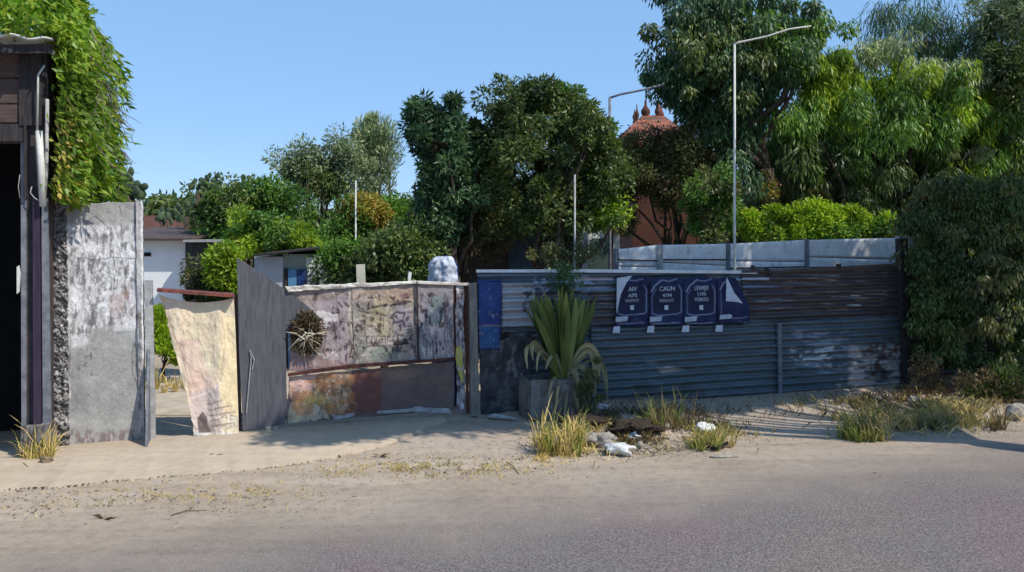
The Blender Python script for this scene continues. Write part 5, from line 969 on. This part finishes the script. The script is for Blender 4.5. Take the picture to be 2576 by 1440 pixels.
T_('bush', 'pale twiggy bush below the broad tree behind the top rail', 'bush', 12.6, [(1420, 650, 50, 30), (1470, 630, 30, 40), (1380, 640, 40, 30)], 1420, .03, 'l_olive', 20, .14, 1500, .07, .02, 'broad', 8)
T_('bush', 'dark bush in front of the fence foot at right edge', 'bush', 12.1, [(2530, 960, 60, 50), (2490, 1000, 60, 30), (2570, 1010, 40, 30)], 2540, .02, 'l_dark', 26, .18, 3200, .09, .03, 'up', 8, extra=[([(2500, 980, 80, 50)], 'l_brown', 20, 1600)])
# orange leaf clumps standing in for two patches of roof tiles
T_('tile_stand_in', 'orange leaf frond hanging in front of the dark thicket', 'filler', 17., [(2055, 485, 22, 24)], 2060, .015, 'l_orange', 6, .12, 420, .16, .02, 'droop', 4)
T_('shrub', 'orange brown leaf clump standing in for roof tiles right of the pole', 'shrub', 16.6, [(1940, 470, 34, 34)], 1940, .02, 'l_orange', 9, .14, 700, .1, .025, 'broad', 5)
# far belt of trees that closes the horizon
def belt():
    vs = []; fs = []; P = []
    n = 60000; x = rng.uniform(-40, 48, n); base = 3.0 + 1.6 * fbm(x * .22 + 50, x * 0 + 3, 4); y = 36 + 5 * rng.random(n); z = base * rng.random(n) ** .55
    P = np.stack((x, y, z), 1); V, F = leafset(P, sph(n) + np.array((0, 0, -.1)), .42, .2); o = obj('distant_trees', V, F, M['l_dark']); tag(o, kind='stuff')
belt()
# low growth between and behind the yard buildings
def under(name, pxa, pxb, Y, h, n, mat):
    x = rng.uniform((pxa - HX) / FPX * Y, (pxb - HX) / FPX * Y, n); top = h * (.7 + .6 * fbm(x * .9 + 9, x * 0 + Y, 6)); P = np.stack((x, Y + rng.random(n) * 1.2, top * rng.random(n) ** .7), 1)
    V, F = leafset(P, sph(n) + np.array((0, 0, .1)), .13, .05); tag(obj(name, V, F, M[mat]), kind='stuff')
under('undergrowth', 470, 1130, 18.8, 2.6, 14000, 'l_mid'); under('undergrowth', 1840, 2600, 19.5, 3.6, 16000, 'l_dark'); under('undergrowth', 1130, 1565, 19.0, 3.4, 9000, 'l_brown'); under('undergrowth', 2290, 2760, 14.2, 2.2, 11000, 'l_dark')

# ------------------------------------------------------------------ the big roadside tree whose crown hangs over the verge from the right (it shades the fence)
def shade_tree():
    t = thing('shade_tree', (9.4, 7.2, 0), 'large roadside tree leaning over the verge from beyond the right edge', 'tree')
    cs = []
    def clump_over(u0, u1, z0, z1, zc0, zc1, k, d0=0, d1=0):
        for _ in range(k):
            u = random.uniform(u0, u1); z = random.uniform(z0, z1); p = UQ(u, random.uniform(d0, d1)); p[2] = z
            if 5.5 < u < 7.0 and z < 1.0 and random.random() < .8: continue
            if 3.3 < u < 5.0 and d1 > .6 and random.random() < .7: continue
            zc = random.uniform(zc0, zc1); tt = (zc - z) / SUNV.z
            cs.append((p + np.array(SUNV) * tt, random.uniform(.32, .55)))
    clump_over(-.35, 7.5, .1, 2.05, 6.8, 8.4, 175)
    clump_over(1.2, 8.6, 1.9, 2.35, 8.2, 9.4, 36, -1.5, -1.2)
    clump_over(7.5, 10, .1, 3.5, 6.0, 8.0, 50, -1, .3)
    clump_over(-1.3, .4, .0, .9, 7.0, 8.2, 16, 0, .3)
    clump_over(-3.4, .5, .0, .0, 7.0, 8.2, 44, .05, .55); clump_over(-2.4, .0, .0, .55, 7.2, 8.4, 16, 0, .2)
    clump_over(-.2, 3.0, .0, .0, 7.0, 8.2, 30, .0, .75); clump_over(3., 8.4, .0, .0, 7.0, 8.2, 46, .0, .5)
    n = 88000; k = rng.integers(0, len(cs), n); c = np.array([q[0] for q in cs]); r = np.array([q[1] for q in cs]); P = c[k] + sph(n) * (r[k] * rng.random(n) ** .4)[:, None]
    V, F = leafset(P, sph(n) + np.array((0, 0, -.6)), .17, .07); obj('crown', V, F, M['l_dark'], t)
    mb = MB(); f = np.array((8.9, 7.6, 4.6)); mb.tube(wiggle((9.4, 7.2, -.1), f, 5, .02), [.34, .28, .25, .23, .21, .2], 12)
    for q in range(0, len(cs), 11): m_ = (f + cs[q][0]) / 2 + np.array((0, 0, .5)); mb.tube([f, m_, cs[q][0]], [.06, .03, .01], 6)
    mb.build('trunk', M['bark'], t, True)
shade_tree()
